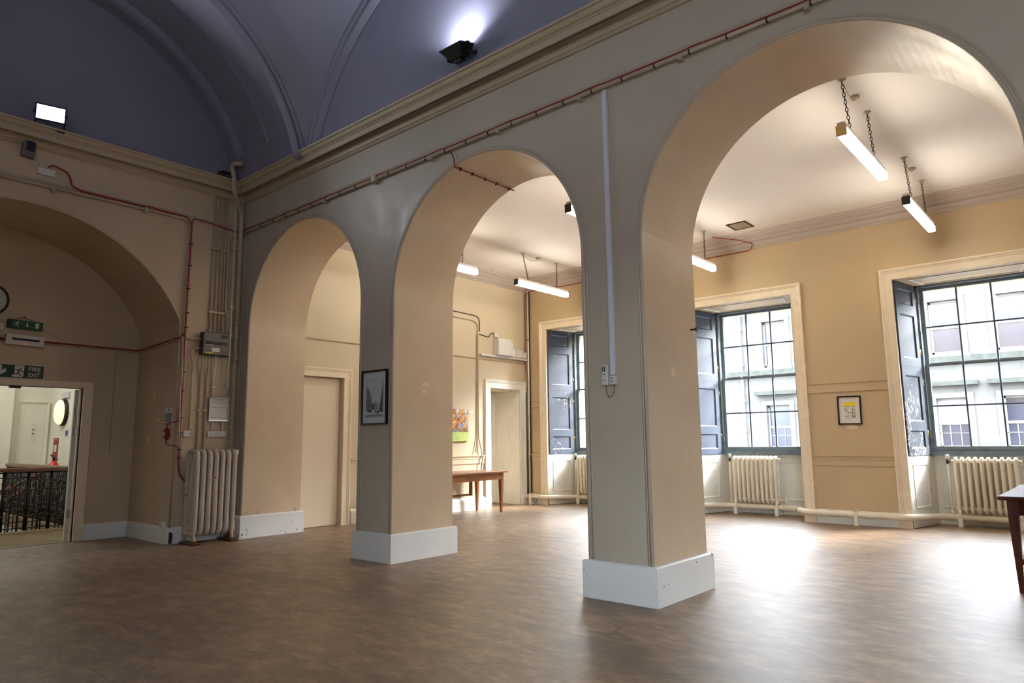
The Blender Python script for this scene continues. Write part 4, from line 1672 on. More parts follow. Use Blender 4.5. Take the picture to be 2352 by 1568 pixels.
for k_ in range(0, 130):
    x = 0.1 + k_ * 0.1
    lift = 0.012 * max(0, math.sin(x * 6.4)) ** 6
    pts.append((x, -0.045, ZP + 0.022 + lift))
m_.tube(pts, 0.006, 6)
ac = thing('red_alarm_cable', 'red cable strapped to the conduit along the arcade wall, branching into the middle arch', 'cable', (4.3, -0.04, ZP))
part(m_, 'main_run', 'red', ac)
m_ = MB()
ra = (C0 - B1) / 2
cxa = (C0 + B1) / 2
xa = 4.385
za = ZS + math.sqrt(ra * ra - (xa - cxa) ** 2) - 0.012
m_.tube(smooth_path([(4.29, -0.05, ZP + 0.02), (4.34, -0.03, ZP - 0.03), (4.385, -0.02, 4.17), (4.385, -0.02, za), (4.387, 0.05, za), (4.39, T - 0.01, za + 0.001), (4.4, T + 0.03, za)], 0.03), 0.007, 6)
part(m_, 'branch', 'red', ac)
for y in (0.07, 0.25, 0.45, 0.63, 0.84):
    m_ = MB()
    m_.box(4.372, y - 0.006, za - 0.012, 4.402, y + 0.006, za + 0.014)
    part(m_, 'cable_clip', 'cable_black', ac)

# white trunking with its devices on the near pier
m_ = MB()
m_.bbox(6.222, -0.03, 1.78, 6.268, 0.0, 4.262, 0.003)
tag(m_.build('cable_trunking', 'blue_white', loc=(6.245, 0, 1.78)), 'long white plastic trunking running down the near pier', 'trunking')
so = thing('switched_socket', 'small white socket at the bottom end of the trunking on the near pier', 'socket', (6.245, 0, 1.7))
m_ = MB()
m_.bbox(6.224, -0.045, 1.70, 6.272, 0.0, 1.775, 0.004)
part(m_, 'body', 'white', so)
m_ = MB()
for x, z in ((6.236, 1.752), (6.256, 1.752), (6.246, 1.726)):
    m_.box(x - 0.004, -0.047, z - 0.005, x + 0.004, -0.045, z + 0.005)
part(m_, 'socket_holes', 'black', so)
th = thing('wall_sensor', 'white rectangular sensor with dark slots, left of the trunking on the near pier', 'sensor', (6.175, 0, 1.7))
m_ = MB()
m_.bbox(6.145, -0.042, 1.70, 6.203, 0.0, 1.868, 0.005)
part(m_, 'body', 'white', th)
m_ = MB()
for x in (6.158, 6.176):
    m_.box(x, -0.044, 1.81, x + 0.008, -0.042, 1.852)
part(m_, 'slots', 'black', th)
m_ = MB()
m_.box(6.155, -0.0435, 1.785, 6.187, -0.042, 1.792)
m_.box(6.16, -0.0435, 1.735, 6.182, -0.042, 1.741)
part(m_, 'marking', 'poster_grey', th)
m_ = MB()
m_.tube([(6.18, -0.02, 1.70), (6.182, -0.025, 1.64), (6.205, -0.025, 1.60), (6.235, -0.025, 1.61), (6.252, -0.02, 1.65), (6.256, -0.02, 1.70)], 0.0035, 6)
tag(m_.build('flex_cable', 'grey', loc=(6.2, -0.02, 1.6)), 'thin grey flex looping between the sensor and the socket on the near pier', 'cable')
# hook in the near pier's side
m_ = MB()
m_.tube([(C1 - 0.005, 0.782, 2.212), (C1 + 0.05, 0.782, 2.212)], 0.008, 8)
m_.lathe([(0.012, C1 + 0.045), (0.016, C1 + 0.05), (0.016, C1 + 0.06)], (0, 0.782, 2.212), 'x', 10)
tag(m_.build('wall_hook', 'chain', loc=(C1, 0.782, 2.212)), 'small dark peg sticking out of the inner face of the near pier', 'hook')
# metal clips on the corner plinth
for i, (y, lab) in enumerate(((0.06, 'small metal clip at the hall end of the corner plinth'), (0.24, 'small metal clip, middle of three on the corner plinth'), (0.8, 'small metal clip at the back room end of the corner plinth'))):
    m_ = MB()
    m_.box(A0, y - 0.016, 0.30, A0 + 0.035, y + 0.016, 0.304)
    m_.box(A0, y - 0.016, 0.30, A0 + 0.004, y + 0.016, 0.345)
    tag(m_.build('metal_clip', 'alu', loc=(A0, y, 0.3)), lab, 'clip', 'clips on the corner plinth')

# ------------------------------------------------------------------ services on the hall end wall
m_ = MB()
m_.tube(smooth_path([(0.035, YMIN + 0.1, ZP + 0.012), (0.035, -0.86, ZP + 0.012), (0.035, -0.775, ZP - 0.06), (0.035, -0.765, 1.0), (0.035, -0.745, 0.86), (0.06, -0.63, 0.74)], 0.07), 0.017, 10)
lc = thing('end_wall_conduit', 'cream conduit along the hall end wall, turning down beside the wide recess', 'conduit', (0.035, -0.77, 0.8))
part(m_, 'conduit_run', 'pipe', lc)
for (y, z) in ((-2.43, ZP), (-1.38, ZP), (-3.4, ZP)):
    m_ = MB()
    m_.bbox(0.0, y - 0.018, z - 0.035, 0.062, y + 0.018, z + 0.035, 0.004)
    part(m_, 'saddle', 'pipe', lc)
for z in (1.03, 1.73, 3.4):
    m_ = MB()
    m_.bbox(0.0, -0.80, z - 0.012, 0.058, -0.73, z + 0.012, 0.004)
    part(m_, 'saddle', 'pipe', lc)
m_ = MB()
m_.tube(smooth_path([(0.06, -2.5, 4.53), (0.05, -2.45, 4.57), (0.04, -2.3, 4.53), (0.03, -2.26, 4.47), (0.03, -2.24, 4.38), (0.045, -2.14, 4.335), (0.045, -1.4, 4.33), (0.055, -1.35, 4.34), (0.045, -1.2, 4.325), (0.045, -0.86, 4.325),
                     (0.05, -0.785, 4.24), (0.05, -0.79, 2.7), (0.055, -0.785, 1.0), (0.055, -0.76, 0.86), (0.07, -0.64, 0.735)], 0.05), 0.011, 8)
rc = thing('red_riser_cable', 'thick red cable running down the hall end wall from the ceiling to the radiator', 'cable', (0.05, -0.79, 0.75))
part(m_, 'riser', 'red', rc)
m_ = MB()
m_.tube(smooth_path([(0.05, -0.79, 4.1), (0.05, -0.78, 4.3), (0.045, -0.72, 4.325), (0.045, -0.5, 4.31), (0.045, -0.1, 4.27), (0.06, -0.06, 4.28), (0.12, -0.05, 4.3)], 0.05), 0.008, 6)
part(m_, 'branch', 'red', rc)
for z in (3.95, 3.65, 3.33, 3.0, 2.8, 2.2, 1.95, 1.6, 1.4, 1.19, 1.08):
    m_ = MB()
    m_.tube([(0.045, -0.778, z), (0.045, -0.778, z + 0.012)], 0.028, 8)
    part(m_, 'cable_tie', 'cable_black', rc)

lab4 = ['leftmost of the four thin conduits above the fuse box', 'second from left of the four thin conduits above the fuse box', 'third from left of the four thin conduits above the fuse box', 'rightmost of the four thin conduits above the fuse box']
for i, y in enumerate((-0.453, -0.39, -0.33, -0.282)):
    m_ = MB()
    m_.tube([(0.02, y, 2.79), (0.02, y, 4.745)], 0.0125, 8)
    m_.tube([(0.02, y, 2.77), (0.02, y, 2.81)], 0.018, 8)
    m_.tube([(0.02, y, 3.72 - 0.06 * i), (0.02, y, 3.76 - 0.06 * i)], 0.016, 8)
    tag(m_.build('thin_conduit', 'pipe', loc=(0.02, y, 2.77)), lab4[i], 'conduit', 'thin conduits above the fuse box')
for z, lab in ((3.05, 'lower clamp bar across the four thin conduits'), (3.95, 'upper clamp bar across the four thin conduits')):
    m_ = MB()
    m_.bbox(0.0, -0.485, z, 0.045, -0.25, z + 0.03, 0.003)
    tag(m_.build('clamp_bar', 'pipe', loc=(0.02, -0.37, z)), lab, 'clamp')
m_ = MB()
m_.tube(smooth_path([(0.03, 0.0 - 0.04, 4.2), (0.03, -0.2, 4.2), (0.03, -0.245, 4.12), (0.03, -0.245, 3.15), (0.03, -0.21, 2.98), (0.03, -0.215, 2.77)], 0.06), 0.015, 8)
m_.tube([(0.03, -0.215, 2.76), (0.03, -0.215, 2.8)], 0.02, 8)
tag(m_.build('bent_conduit', 'pipe', loc=(0.03, -0.23, 2.77)), 'conduit that bends down from the corner to the right end of the fuse box', 'conduit')
m_ = MB()
m_.tube([(0.09, -0.20, 1.90), (0.085, -0.18, 2.6), (0.06, -0.17, 3.6), (0.05, -0.17, 4.74)], 0.012, 8)
for z in (2.75, 3.15, 4.0, 2.05):
    m_.bbox(0.0, -0.205, z, 0.085, -0.15, z + 0.02, 0.003)
tag(m_.build('white_conduit', 'white', loc=(0.07, -0.18, 1.9)), 'long white conduit right of the fuse box, rising to the cornice', 'conduit')
sp = thing('soil_pipe', 'thick cream pipe in the hall corner bending over the cornice', 'pipe', (0.07, -0.09, 0))
m_ = MB()
m_.tube(smooth_path([(0.07, -0.09, 0.02), (0.07, -0.09, 4.55), (0.29, -0.335, 4.78), (0.295, -0.345, 5.0), (0.22, -0.345, 5.13), (0.28, -0.345, 5.18), (0.42, -0.31, 5.14)], 0.09, 8), 0.032, 12)
part(m_, 'pipe_run', 'pipe', sp)
for z in (2.72, 2.93, 2.42):
    m_ = MB()
    m_.tube([(0.07, -0.09, z), (0.07, -0.09, z + 0.03)], 0.043, 12)
    part(m_, 'collar', 'pipe', sp)
m_ = MB()
for k_ in range(3):
    y = -0.42 + k_ * 0.04
    m_.tube(smooth_path([(0.24, y, 4.97), (0.2, y, 5.06), (0.08, y - 0.03, 5.08), (0.01, y - 0.06, 5.0)], 0.04), 0.012, 6)
tag(m_.build('cornice_cables', 'cable_black', loc=(0.15, -0.38, 4.97)), 'dark cables bending over the top of the cornice near the hall corner', 'cable')

# fuse box
fb = thing('fuse_box', 'dark grey fuse box with a yellow sticker on the hall end wall', 'fuse box', (0.0, -0.37, 2.46))
m_ = MB()
m_.bbox(0.0, -0.57, 2.46, 0.075, -0.20, 2.77, 0.004)
part(m_, 'back_box', 'dgrey', fb)
m_ = MB()
m_.bbox(0.075, -0.565, 2.465, 0.115, -0.20, 2.765, 0.006)
part(m_, 'cover', 'grey', fb)
m_ = MB()
m_.box(0.115, -0.54, 2.60, 0.118, -0.24, 2.645)
part(m_, 'breaker_slot', 'black', fb)
m_ = MB()
m_.box(0.115, -0.33, 2.70, 0.118, -0.23, 2.745)
part(m_, 'main_switch', 'dgrey', fb)
m_ = MB()
m_.box(0.115, -0.53, 2.475, 0.117, -0.43, 2.495)
part(m_, 'yellow_sticker', 'yellow', fb)
m_ = MB()
m_.box(0.115, -0.45, 2.505, 0.117, -0.34, 2.56)
part(m_, 'white_label', 'offwhite', fb)
m_ = MB()
m_.box(0.118, -0.295, 2.603, 0.119, -0.25, 2.618)
m_.box(0.115, -0.29, 2.488, 0.117, -0.25, 2.50)
part(m_, 'red_marking', 'sign_red', fb)
m_ = MB()
m_.box(0.115, -0.54, 2.59, 0.119, -0.43, 2.598)
part(m_, 'label_strip', 'offwhite', fb)

m_ = MB()
m_.tube(smooth_path([(0.04, -0.57, 2.54), (0.04, -0.66, 2.54), (0.035, -0.70, 2.48), (0.035, -0.66, 2.33), (0.03, -0.665, 1.44)], 0.05), 0.013, 8)
tag(m_.build('wavy_conduit', 'pipe', loc=(0.03, -0.66, 1.44)), 'conduit that curves out of the fuse box side and drops to the small switch', 'conduit')
m_ = MB()
m_.tube([(0.05, -0.57, 2.67), (0.05, -0.79, 2.66)], 0.013, 8)
tag(m_.build('short_conduit', 'pipe', loc=(0.05, -0.68, 2.66)), 'short horizontal conduit between the fuse box and the red cable', 'conduit')
for y, lab in ((-0.54, 'left of the two cream conduits dropping from the fuse box behind the radiator'), (-0.455, 'right of the two cream conduits dropping from the fuse box behind the radiator')):
    m_ = MB()
    m_.tube(smooth_path([(0.05, y, 2.46), (0.05, y, 2.3), (0.02, y + 0.004, 2.15), (0.02, y + 0.004, 0.5)], 0.05), 0.014, 8)
    m_.bbox(0.0, y - 0.035, 1.7, 0.04, y + 0.035, 1.725, 0.003)
    tag(m_.build('drop_conduit', 'pipe', loc=(0.02, y, 0.5)), lab, 'conduit')
m_ = MB()
m_.tube([(0.05, -0.36, 2.46), (0.05, -0.36, 2.3), (0.03, -0.365, 2.15), (0.03, -0.365, 1.89)], 0.013, 8)
m_.bbox(0.0, -0.395, 2.02, 0.045, -0.335, 2.04, 0.003)
tag(m_.build('white_drop_conduit', 'white', loc=(0.03, -0.36, 1.89)), 'short white conduit from the fuse box down to the framed notice', 'conduit')

nb = thing('framed_notice', 'grey framed paper chart under the fuse box on the hall end wall', 'notice', (0.0, -0.27, 1.565))
m_ = MB()
m_.sweep([(-0.415, 1.567), (-0.415, 1.888), (-0.13, 1.888), (-0.13, 1.567)], [(0.0, 0.03), (0.0, 0.06), (-0.018, 0.055), (-0.02, 0.04)], on_left, closed=True)
part(m_, 'frame', 'alu', nb)
m_ = MB()
m_.box(0.03, -0.413, 1.569, 0.044, -0.132, 1.886)
part(m_, 'paper', 'offwhite', nb)
m_ = MB()
for z in [1.86, 1.85, 1.835, 1.82, 1.81, 1.76, 1.75, 1.62, 1.61]:
    a = -0.385
    while a < -0.18:
        b = a + random.uniform(0.015, 0.05)
        m_.box(0.044, a, z - 0.002, 0.0446, min(b, -0.165), z + 0.002)
        a = b + 0.012
part(m_, 'print_lines', 'poster_grey', nb)

so = thing('double_socket', 'white double socket with blank plate under the framed notice', 'socket', (0.0, -0.27, 1.35))
m_ = MB()
m_.bbox(0.0, -0.405, 1.352, 0.035, -0.24, 1.432, 0.004)
part(m_, 'socket_plate', 'white', so)
m_ = MB()
m_.bbox(0.0, -0.238, 1.352, 0.035, -0.148, 1.432, 0.004)
part(m_, 'blank_plate', 'white', so)
m_ = MB()
for yb_ in (-0.365, -0.285):
    for dy, dz in ((-0.01, 0.0), (0.01, 0.0), (0.0, 0.02)):
        m_.box(0.035, yb_ + dy - 0.004, 1.372 + dz, 0.0358, yb_ + dy + 0.004, 1.380 + dz)
part(m_, 'socket_holes', 'black', so)
m_ = MB()
for y in (-0.34, -0.31):
    m_.box(0.035, y - 0.01, 1.408, 0.038, y + 0.01, 1.418)
part(m_, 'rocker_switch', 'sign_white', so)
for y, lab in ((-0.345, 'left of the two short white conduits between notice and double socket'), (-0.2, 'right of the two short white conduits between notice and double socket')):
    m_ = MB()
    m_.tube([(0.02, y, 1.432), (0.02, y, 1.567)], 0.011, 8)
    m_.bbox(0.0, y - 0.03, 1.53, 0.035, y + 0.03, 1.545, 0.003)
    tag(m_.build('white_conduit_stub', 'white', loc=(0.02, y, 1.432)), lab, 'conduit')
sw = thing('fused_switch', 'small white square switch left of the double socket, above the radiator', 'switch', (0.0, -0.685, 1.355))
m_ = MB()
m_.bbox(0.0, -0.73, 1.358, 0.04, -0.645, 1.438, 0.004)
part(m_, 'plate', 'white', sw)
m_ = MB()
m_.tube(smooth_path([(0.03, -0.67, 1.52), (0.04, -0.64, 1.48), (0.05, -0.605, 1.44), (0.05, -0.61, 1.4), (0.03, -0.645, 1.39)], 0.02), 0.007, 6)
part(m_, 'flex', 'white', sw)
# thin white wires between recess and riser
m_ = MB()
m_.tube(smooth_path([(-0.5, YJ - 0.02, 2.585), (-0.1, YJ - 0.02, 2.66), (0.03, YJ + 0.01, 2.69), (0.065, -0.82, 2.62), (0.065, -0.8, 2.2), (0.065, -0.815, 1.9), (0.065, -0.80, 1.6), (0.06, -0.79, 1.2)], 0.05), 0.006, 6)
tag(m_.build('white_cable', 'white', loc=(0.06, -0.8, 1.2)), 'thin white cable hanging beside the red riser cable', 'cable')

# alarm sounder and junction box high on the end wall
sn = thing('alarm_sensor', 'grey sensor with a black face, high on the end wall under the floodlight', 'sensor', (0.0, -2.71, 4.6))
m_ = MB()
prism(m_, [(-2.78, 4.60), (-2.655, 4.585), (-2.64, 4.65), (-2.645, 4.765), (-2.665, 4.785), (-2.755, 4.785), (-2.775, 4.75)], on_left, 0.0, 0.075)
part(m_, 'body', 'grey', sn)
m_ = MB()
prism(m_, [(-2.74, 4.665), (-2.655, 4.66), (-2.65, 4.76), (-2.67, 4.775), (-2.735, 4.775)], on_left, 0.075, 0.083)
part(m_, 'lens', 'black_gloss', sn)
m_ = MB()
m_.bbox(0.0, -2.60, 4.435, 0.035, -2.42, 4.515, 0.004)
tag(m_.build('junction_box', 'white', loc=(0.0, -2.51, 4.435)), 'white junction box joined to a red cable, below the grey sensor', 'electrical box')
m_ = MB()
m_.tube(smooth_path([(0.02, -2.66, 4.61), (0.02, -2.6, 4.6), (0.02, -2.565, 4.56), (0.02, -2.565, 4.51)], 0.03), 0.004, 6)
tag(m_.build('sensor_lead', 'white', loc=(0.02, -2.6, 4.51)), 'thin white lead from the grey sensor to the junction box', 'cable')


# floodlights
def floodlight(loc, yaw, pitch, label, power, on=True):
    F = thing('floodlight', label, 'floodlight', loc)
    def tr(p):
        # local: +x is the beam direction
        x, y, z = p
        c, s = math.cos(pitch), math.sin(pitch)
        x, z = x * c - z * s, x * s + z * c
        c, s = math.cos(yaw), math.sin(yaw)
        return (loc[0] + x * c - y * s, loc[1] + x * s + y * c, loc[2] + z)
    def done(m_, n, mt):
        m_.v = [tr(p) for p in m_.v]
        return part(m_, n, mt, F)
    m_ = MB()
    # tapered housing
    a = [(-0.02, -0.08, -0.05), (-0.02, 0.08, -0.05), (-0.02, 0.08, 0.05), (-0.02, -0.08, 0.05)]
    b = [(0.09, -0.15, -0.1), (0.09, 0.15, -0.1), (0.09, 0.15, 0.1), (0.09, -0.15, 0.1)]
    b0 = m_.pts(a + b)
    for q in range(4):
        m_.face((b0 + q, b0 + (q + 1) % 4, b0 + 4 + (q + 1) % 4, b0 + 4 + q))
    m_.poly(a)
    m_.box(-0.05, -0.05, -0.035, -0.02, 0.05, 0.035)
    for yy in (-0.17, 0.15):
        m_.box(0.085, yy, -0.02, 0.105, yy + 0.02, 0.02)
    done(m_, 'housing', 'black')
    m_ = MB()
    m_.sweep([(-0.155, -0.105), (-0.155, 0.105), (0.155, 0.105), (0.155, -0.105)], [(0.0, 0.085), (0.0, 0.1), (-0.018, 0.1), (-0.018, 0.09)], lambda u, v, d: (d, u, v), closed=True)
    done(m_, 'rim', 'black')
    m_ = MB()
    m_.box(0.088, -0.137, -0.087, 0.093, 0.137, 0.087)
    done(m_, 'glass', 'flood_glass')
    m_ = MB()
    m_.box(0.0, -0.15, -0.17, 0.03, -0.135, 0.02)
    m_.box(0.0, 0.135, -0.17, 0.03, 0.15, 0.02)
    m_.box(0.0, -0.15, -0.18, 0.03, 0.15, -0.165)
    done(m_, 'bracket', 'black')
    ld = bpy.data.lights.new('flood_lamp', 'AREA')
    ld.shape = 'RECTANGLE'
    ld.size, ld.size_y = 0.26, 0.16
    ld.energy = power
    ld.color = (0.84, 0.9, 1.0)
    ld.spread = R(150)
    lo = bpy.data.objects.new('flood_lamp', ld)
    COL.objects.link(lo)
    d = Vector(tr((1, 0, 0))) - Vector(loc)
    lo.rotation_euler = d.to_track_quat('-Z', 'Y').to_euler()
    lo.parent = F
    lo.location = Vector(tr((0.11, 0, 0))) - Vector(loc)
    return F


floodlight((0.17, -2.555, 5.10), R(-14), R(4), 'lit floodlight glaring white on the cornice of the hall end wall', FLOOD)
floodlight((4.63, -0.2, 5.13), R(90), R(106), 'black floodlight tilted up at the blue vault on the arcade cornice', FLOOD * 0.75)
floodlight((4.6, YMIN + 0.2, 5.14), R(100), R(42), 'unseen floodlight added on the cornice opposite the arcade to light the hall', FLOOD * 0.6)  # added out of view, lifts the vault with cool light
floodlight((9.3, YMIN + 0.2, 5.14), R(128), R(-22), 'second unseen floodlight added on the cornice opposite the arcade to light the hall', FLOOD * 0.55)  # added out of view, brightens the end wall and arcade

# ------------------------------------------------------------------ wide recess: signs, lamp, clock
ck = thing('wall_clock', 'round black-rimmed wall clock above the fire exit door, cut by the photo edge', 'clock', (XR, -2.67, 2.9))
m_ = MB()
m_.lathe([(0.205, XR), (0.205, XR + 0.04), (0.195, XR + 0.05), (0.172, XR + 0.045)], (0, -2.67, 3.1), 'x', 48)
part(m_, 'rim', 'black', ck)
m_ = MB()
m_.lathe([(0.174, XR + 0.02), (0.174, XR + 0.0465)], (0, -2.67, 3.1), 'x', 48)
part(m_, 'face', 'clear', ck)
m_ = MB()
for k_ in range(60):
    a = 2 * PI * k_ / 60
    l = 0.018 if k_ % 5 == 0 else 0.008
    ca, sa = math.cos(a), math.sin(a)
    w_ = 0.0028 if k_ % 5 == 0 else 0.0012
    r0, r1 = 0.155 - l, 0.155
    m_.poly([(XR + 0.0475, -2.67 + ca * r0 - sa * w_, 3.1 + sa * r0 + ca * w_), (XR + 0.0475, -2.67 + ca * r1 - sa * w_, 3.1 + sa * r1 + ca * w_),
             (XR + 0.0475, -2.67 + ca * r1 + sa * w_, 3.1 + sa * r1 - ca * w_), (XR + 0.0475, -2.67 + ca * r0 + sa * w_, 3.1 + sa * r0 - ca * w_)])
part(m_, 'minute_marks', 'black', ck)
for a, l, n_ in ((R(140), 0.09, 'hour_hand'), (R(20), 0.13, 'minute_hand')):
    m_ = MB()
    m_.tube([(XR + 0.05, -2.67, 3.1), (XR + 0.05, -2.67 + math.cos(a) * l, 3.1 + math.sin(a) * l)], 0.003, 6)
    part(m_, n_, 'black', ck)


def running_man(m_, mp, u, v, s, d, mi=0):
    """the emergency-exit figure, running to the left-facing arrow side, in a box s wide"""
    m_.cur = mi
    def pl(pts):
        m_.poly([mp(u + s * a, v + s * b, d) for a, b in pts])
    pl([(0.66 + 0.1 * math.cos(t * PI / 6), 0.92 + 0.1 * math.sin(t * PI / 6)) for t in range(12)])      # head
    pl([(0.42, 0.82), (0.58, 0.80), (0.62, 0.72), (0.46, 0.42), (0.30, 0.46)])                          # torso
    pl([(0.44, 0.82), (0.18, 0.80), (0.08, 0.60), (0.16, 0.57), (0.24, 0.72), (0.46, 0.74)])              # back arm
    pl([(0.58, 0.79), (0.74, 0.60), (0.98, 0.56), (0.98, 0.49), (0.70, 0.53), (0.54, 0.68)])              # front arm
    pl([(0.30, 0.46), (0.26, 0.22), (-0.16, 0.22), (-0.16, 0.13), (0.34, 0.13), (0.42, 0.42)])            # back leg
    pl([(0.36, 0.46), (0.48, 0.42), (0.66, 0.02), (0.78, 0.0), (0.78, -0.05), (0.58, -0.05)])             # front leg


# green box sign
es = thing('exit_box_sign', 'small green box sign with running figure, arrow and door, hanging crooked over the lamp', 'sign', (XR, -2.27, 2.74))
m_ = MB()
def tilt(u, v, d):
    a = R(-1.5)
    du, dv = u + 2.27, v - 2.815
    return on_recess(-2.27 + du * math.cos(a) - dv * math.sin(a), 2.815 + du * math.sin(a) + dv * math.cos(a), d)
prism(m_, rect(-2.465, 2.76, -2.08, 2.868), tilt, 0.01, 0.06)
part(m_, 'housing', 'dgrey', es)
m_ = MB()
prism(m_, rect(-2.43, 2.762, -2.082, 2.866), tilt, 0.06, 0.064)
part(m_, 'panel', 'green', es)
m_ = MB()
running_man(m_, tilt, -2.40, 2.782, 0.07, 0.0655)
def pl(pts, d=0.0655):
    m_.poly([tilt(a, b, d) for a, b in pts])
pl([(-2.262, 2.85), (-2.25, 2.85), (-2.25, 2.81), (-2.262, 2.81)])
pl([(-2.278, 2.81), (-2.234, 2.81), (-2.256, 2.785)])
pl(rect(-2.165, 2.782, -2.125, 2.85))
part(m_, 'pictogram', 'sign_white', es)
m_ = MB()
m_.tube([(XR + 0.03, -2.42, 2.87), (XR + 0.012, -2.28, 2.915), (XR + 0.03, -2.16, 2.868)], 0.003, 5)
m_.lathe([(0.008, XR), (0.01, XR + 0.02)], (0, -2.28, 2.917), 'x', 8)
part(m_, 'hanging_wire', 'chain', es)
m_ = MB()
m_.tube([(XR + 0.02, -2.08, 2.8), (XR + 0.012, -1.98, 2.735), (XR + 0.012, -1.85, 2.67), (XR + 0.012, -1.76, 2.645)], 0.004, 5)
part(m_, 'sign_flex', 'pipe', es)

# emergency bulkhead
el = thing('emergency_light', 'grey rectangular emergency light unlit, over the fire exit sign', 'light', (XR, -2.25, 2.54))
m_ = MB()
prism(m_, rect(-2.465, 2.545, -2.045, 2.675), tilt, 0.0, 0.07)
part(m_, 'cover', 'white', el)
m_ = MB()
prism(m_, rect(-2.40, 2.605, -2.10, 2.632), tilt, 0.07, 0.0715)
part(m_, 'unlit_tube', 'black', el)
m_ = MB()
for y in (-2.27, -2.235):
    m_.lathe([(0.005, XR + 0.07), (0.005, XR + 0.073)], (0, y, 2.565), 'x', 8)
part(m_, 'indicator', plain('red_led', (255, 60, 70), 0.4, 0, (255, 40, 60), 1.5), el)
m_ = MB()
m_.bbox(XR, -2.63, 2.722, XR + 0.04, -2.5, 2.812, 0.004)
tag(m_.build('junction_box', 'white', loc=(XR, -2.56, 2.722)), 'white box at the photo edge, between the clock and the emergency light', 'electrical box')

# FIRE EXIT sign
fs = thing('fire_exit_sign', 'dark green FIRE EXIT sign with white lettering above the door opening', 'sign', (XR, -2.7, 2.12))
m_ = MB()
m_.bbox(XR, -3.40, 2.122, XR + 0.008, -2.003, 2.302, 0.002)
part(m_, 'border', 'sign_white', fs)
m_ = MB()
m_.box(XR + 0.008, -3.392, 2.13, XR + 0.0088, -2.013, 2.294)
part(m_, 'panel', 'dkgreen', fs)
m_ = MB()
def fp(pts, d=0.0095):
    m_.poly([on_recess(a, b, d) for a, b in pts])
fp([(-2.345, 2.138), (-2.245, 2.138), (-2.235, 2.15), (-2.232, 2.288), (-2.335, 2.288), (-2.335, 2.175), (-2.362, 2.168), (-2.36, 2.15)])
fp([(-2.545, 2.288), (-2.47, 2.288), (-2.47, 2.215), (-2.425, 2.25), (-2.425, 2.2), (-2.515, 2.138), (-2.62, 2.2), (-2.62, 2.25), (-2.545, 2.215)])
for line, z in (('FIRE', 2.222), ('EXIT', 2.148)):
    vs, fc = text_polys(line, 0.083)
    wmax = max(v[0] for v in vs)
    hmax = max(v[1] for v in vs)
    b0 = m_.pts([on_recess(-2.185 + v[0] * (0.135 / wmax), z + v[1] * (0.052 / hmax), 0.0095) for v in vs])
    for f in fc:
        m_.face([b0 + q for q in f])
part(m_, 'lettering', 'sign_white', fs)
m_ = MB()
running_man(m_, on_recess, -2.333, 2.158, 0.1, 0.0105)
part(m_, 'running_figure', 'dkgreen', fs)

# cables on the recess walls
m_ = MB()
m_.tube(smooth_path([(XR + 0.015, -2.045, 2.62), (XR + 0.015, YJ - 0.03, 2.61), (XR + 0.1, YJ - 0.015, 2.61), (-0.05, YJ - 0.015, 2.66), (0.03, YJ + 0.01, 2.67), (0.05, -0.79, 2.75)], 0.04), 0.01, 8)
tag(m_.build('red_recess_cable', 'red', loc=(XR, -1.5, 2.6)), 'red cable across the wide recess at the height of the emergency light', 'cable')
m_ = MB()
m_.tube(smooth_path([(XR + 0.015, -2.045, 2.595), (XR + 0.015, YJ - 0.03, 2.585), (XR + 0.1, YJ - 0.015, 2.585), (-0.05, YJ - 0.015, 2.635), (0.03, YJ + 0.01, 2.65), (0.05, -0.79, 2.66)], 0.04), 0.01, 8)
m_.tube(smooth_path([(XR + 0.2, YJ - 0.012, 2.58), (XR + 0.015, YJ - 0.03, 2.58), (XR + 0.01, -1.12, 2.58), (XR + 0.01, -1.15, 2.53), (XR + 0.01, -1.15, 1.17)], 0.03), 0.006, 6)
tag(m_.build('recess_conduit', 'pipe', loc=(XR, -1.2, 1.2)), 'thin cream conduit below the red recess cable, with a wire hanging down the wall', 'conduit')
m_ = MB()
m_.tube([(XR + 0.03, -2.9, 2.61), (XR + 0.02, -2.46, 2.6)], 0.008, 6)
m_.tube([(XR + 0.03, -2.9, 2.66), (XR + 0.02, -2.46, 2.62)], 0.008, 6)
tag(m_.build('red_feed_cable', 'red_dark', loc=(XR, -2.6, 2.6)), 'pair of dark red cables entering the left end of the emergency light', 'cable')

# fire action notice, call point, note, small box on the jamb
nt_ = thing('fire_action_notice', 'white, blue and red safety notice on the side of the wide recess', 'sign', (-0.17, YJ, 1.5))
m_ = MB()
prism(m_, rect(-0.28, 1.505, -0.06, 1.742), on_jamb, 0.0, 0.003)
part(m_, 'board', 'sign_white', nt_)
m_ = MB()
m_.cur = 0
prism(m_, rect(-0.215, 1.56, -0.08, 1.672), on_jamb, 0.003, 0.004)
prism(m_, [(-0.17 + 0.02 * math.cos(t * PI / 5), 1.715 + 0.016 * math.sin(t * PI / 5)) for t in range(10)], on_jamb, 0.003, 0.004)
m_.cur = 1
prism(m_, rect(-0.215, 1.515, -0.08, 1.548), on_jamb, 0.003, 0.004)
prism(m_, rect(-0.265, 1.64, -0.235, 1.672), on_jamb, 0.003, 0.004)
prism(m_, rect(-0.265, 1.515, -0.235, 1.545), on_jamb, 0.003, 0.004)
m_.cur = 2
prism(m_, rect(-0.265, 1.6, -0.235, 1.632), on_jamb, 0.003, 0.004)
prism(m_, rect(-0.265, 1.56, -0.235, 1.592), on_jamb, 0.003, 0.004)
m_.cur = 3
for z in (1.66, 1.648, 1.63, 1.618, 1.6, 1.588, 1.575):
    prism(m_, rect(-0.2, z - 0.002, -0.1 + 0.01 * random.random(), z + 0.002), on_jamb, 0.004, 0.0045)
prism(m_, rect(-0.195, 1.528, -0.1, 1.535), on_jamb, 0.004, 0.0045)
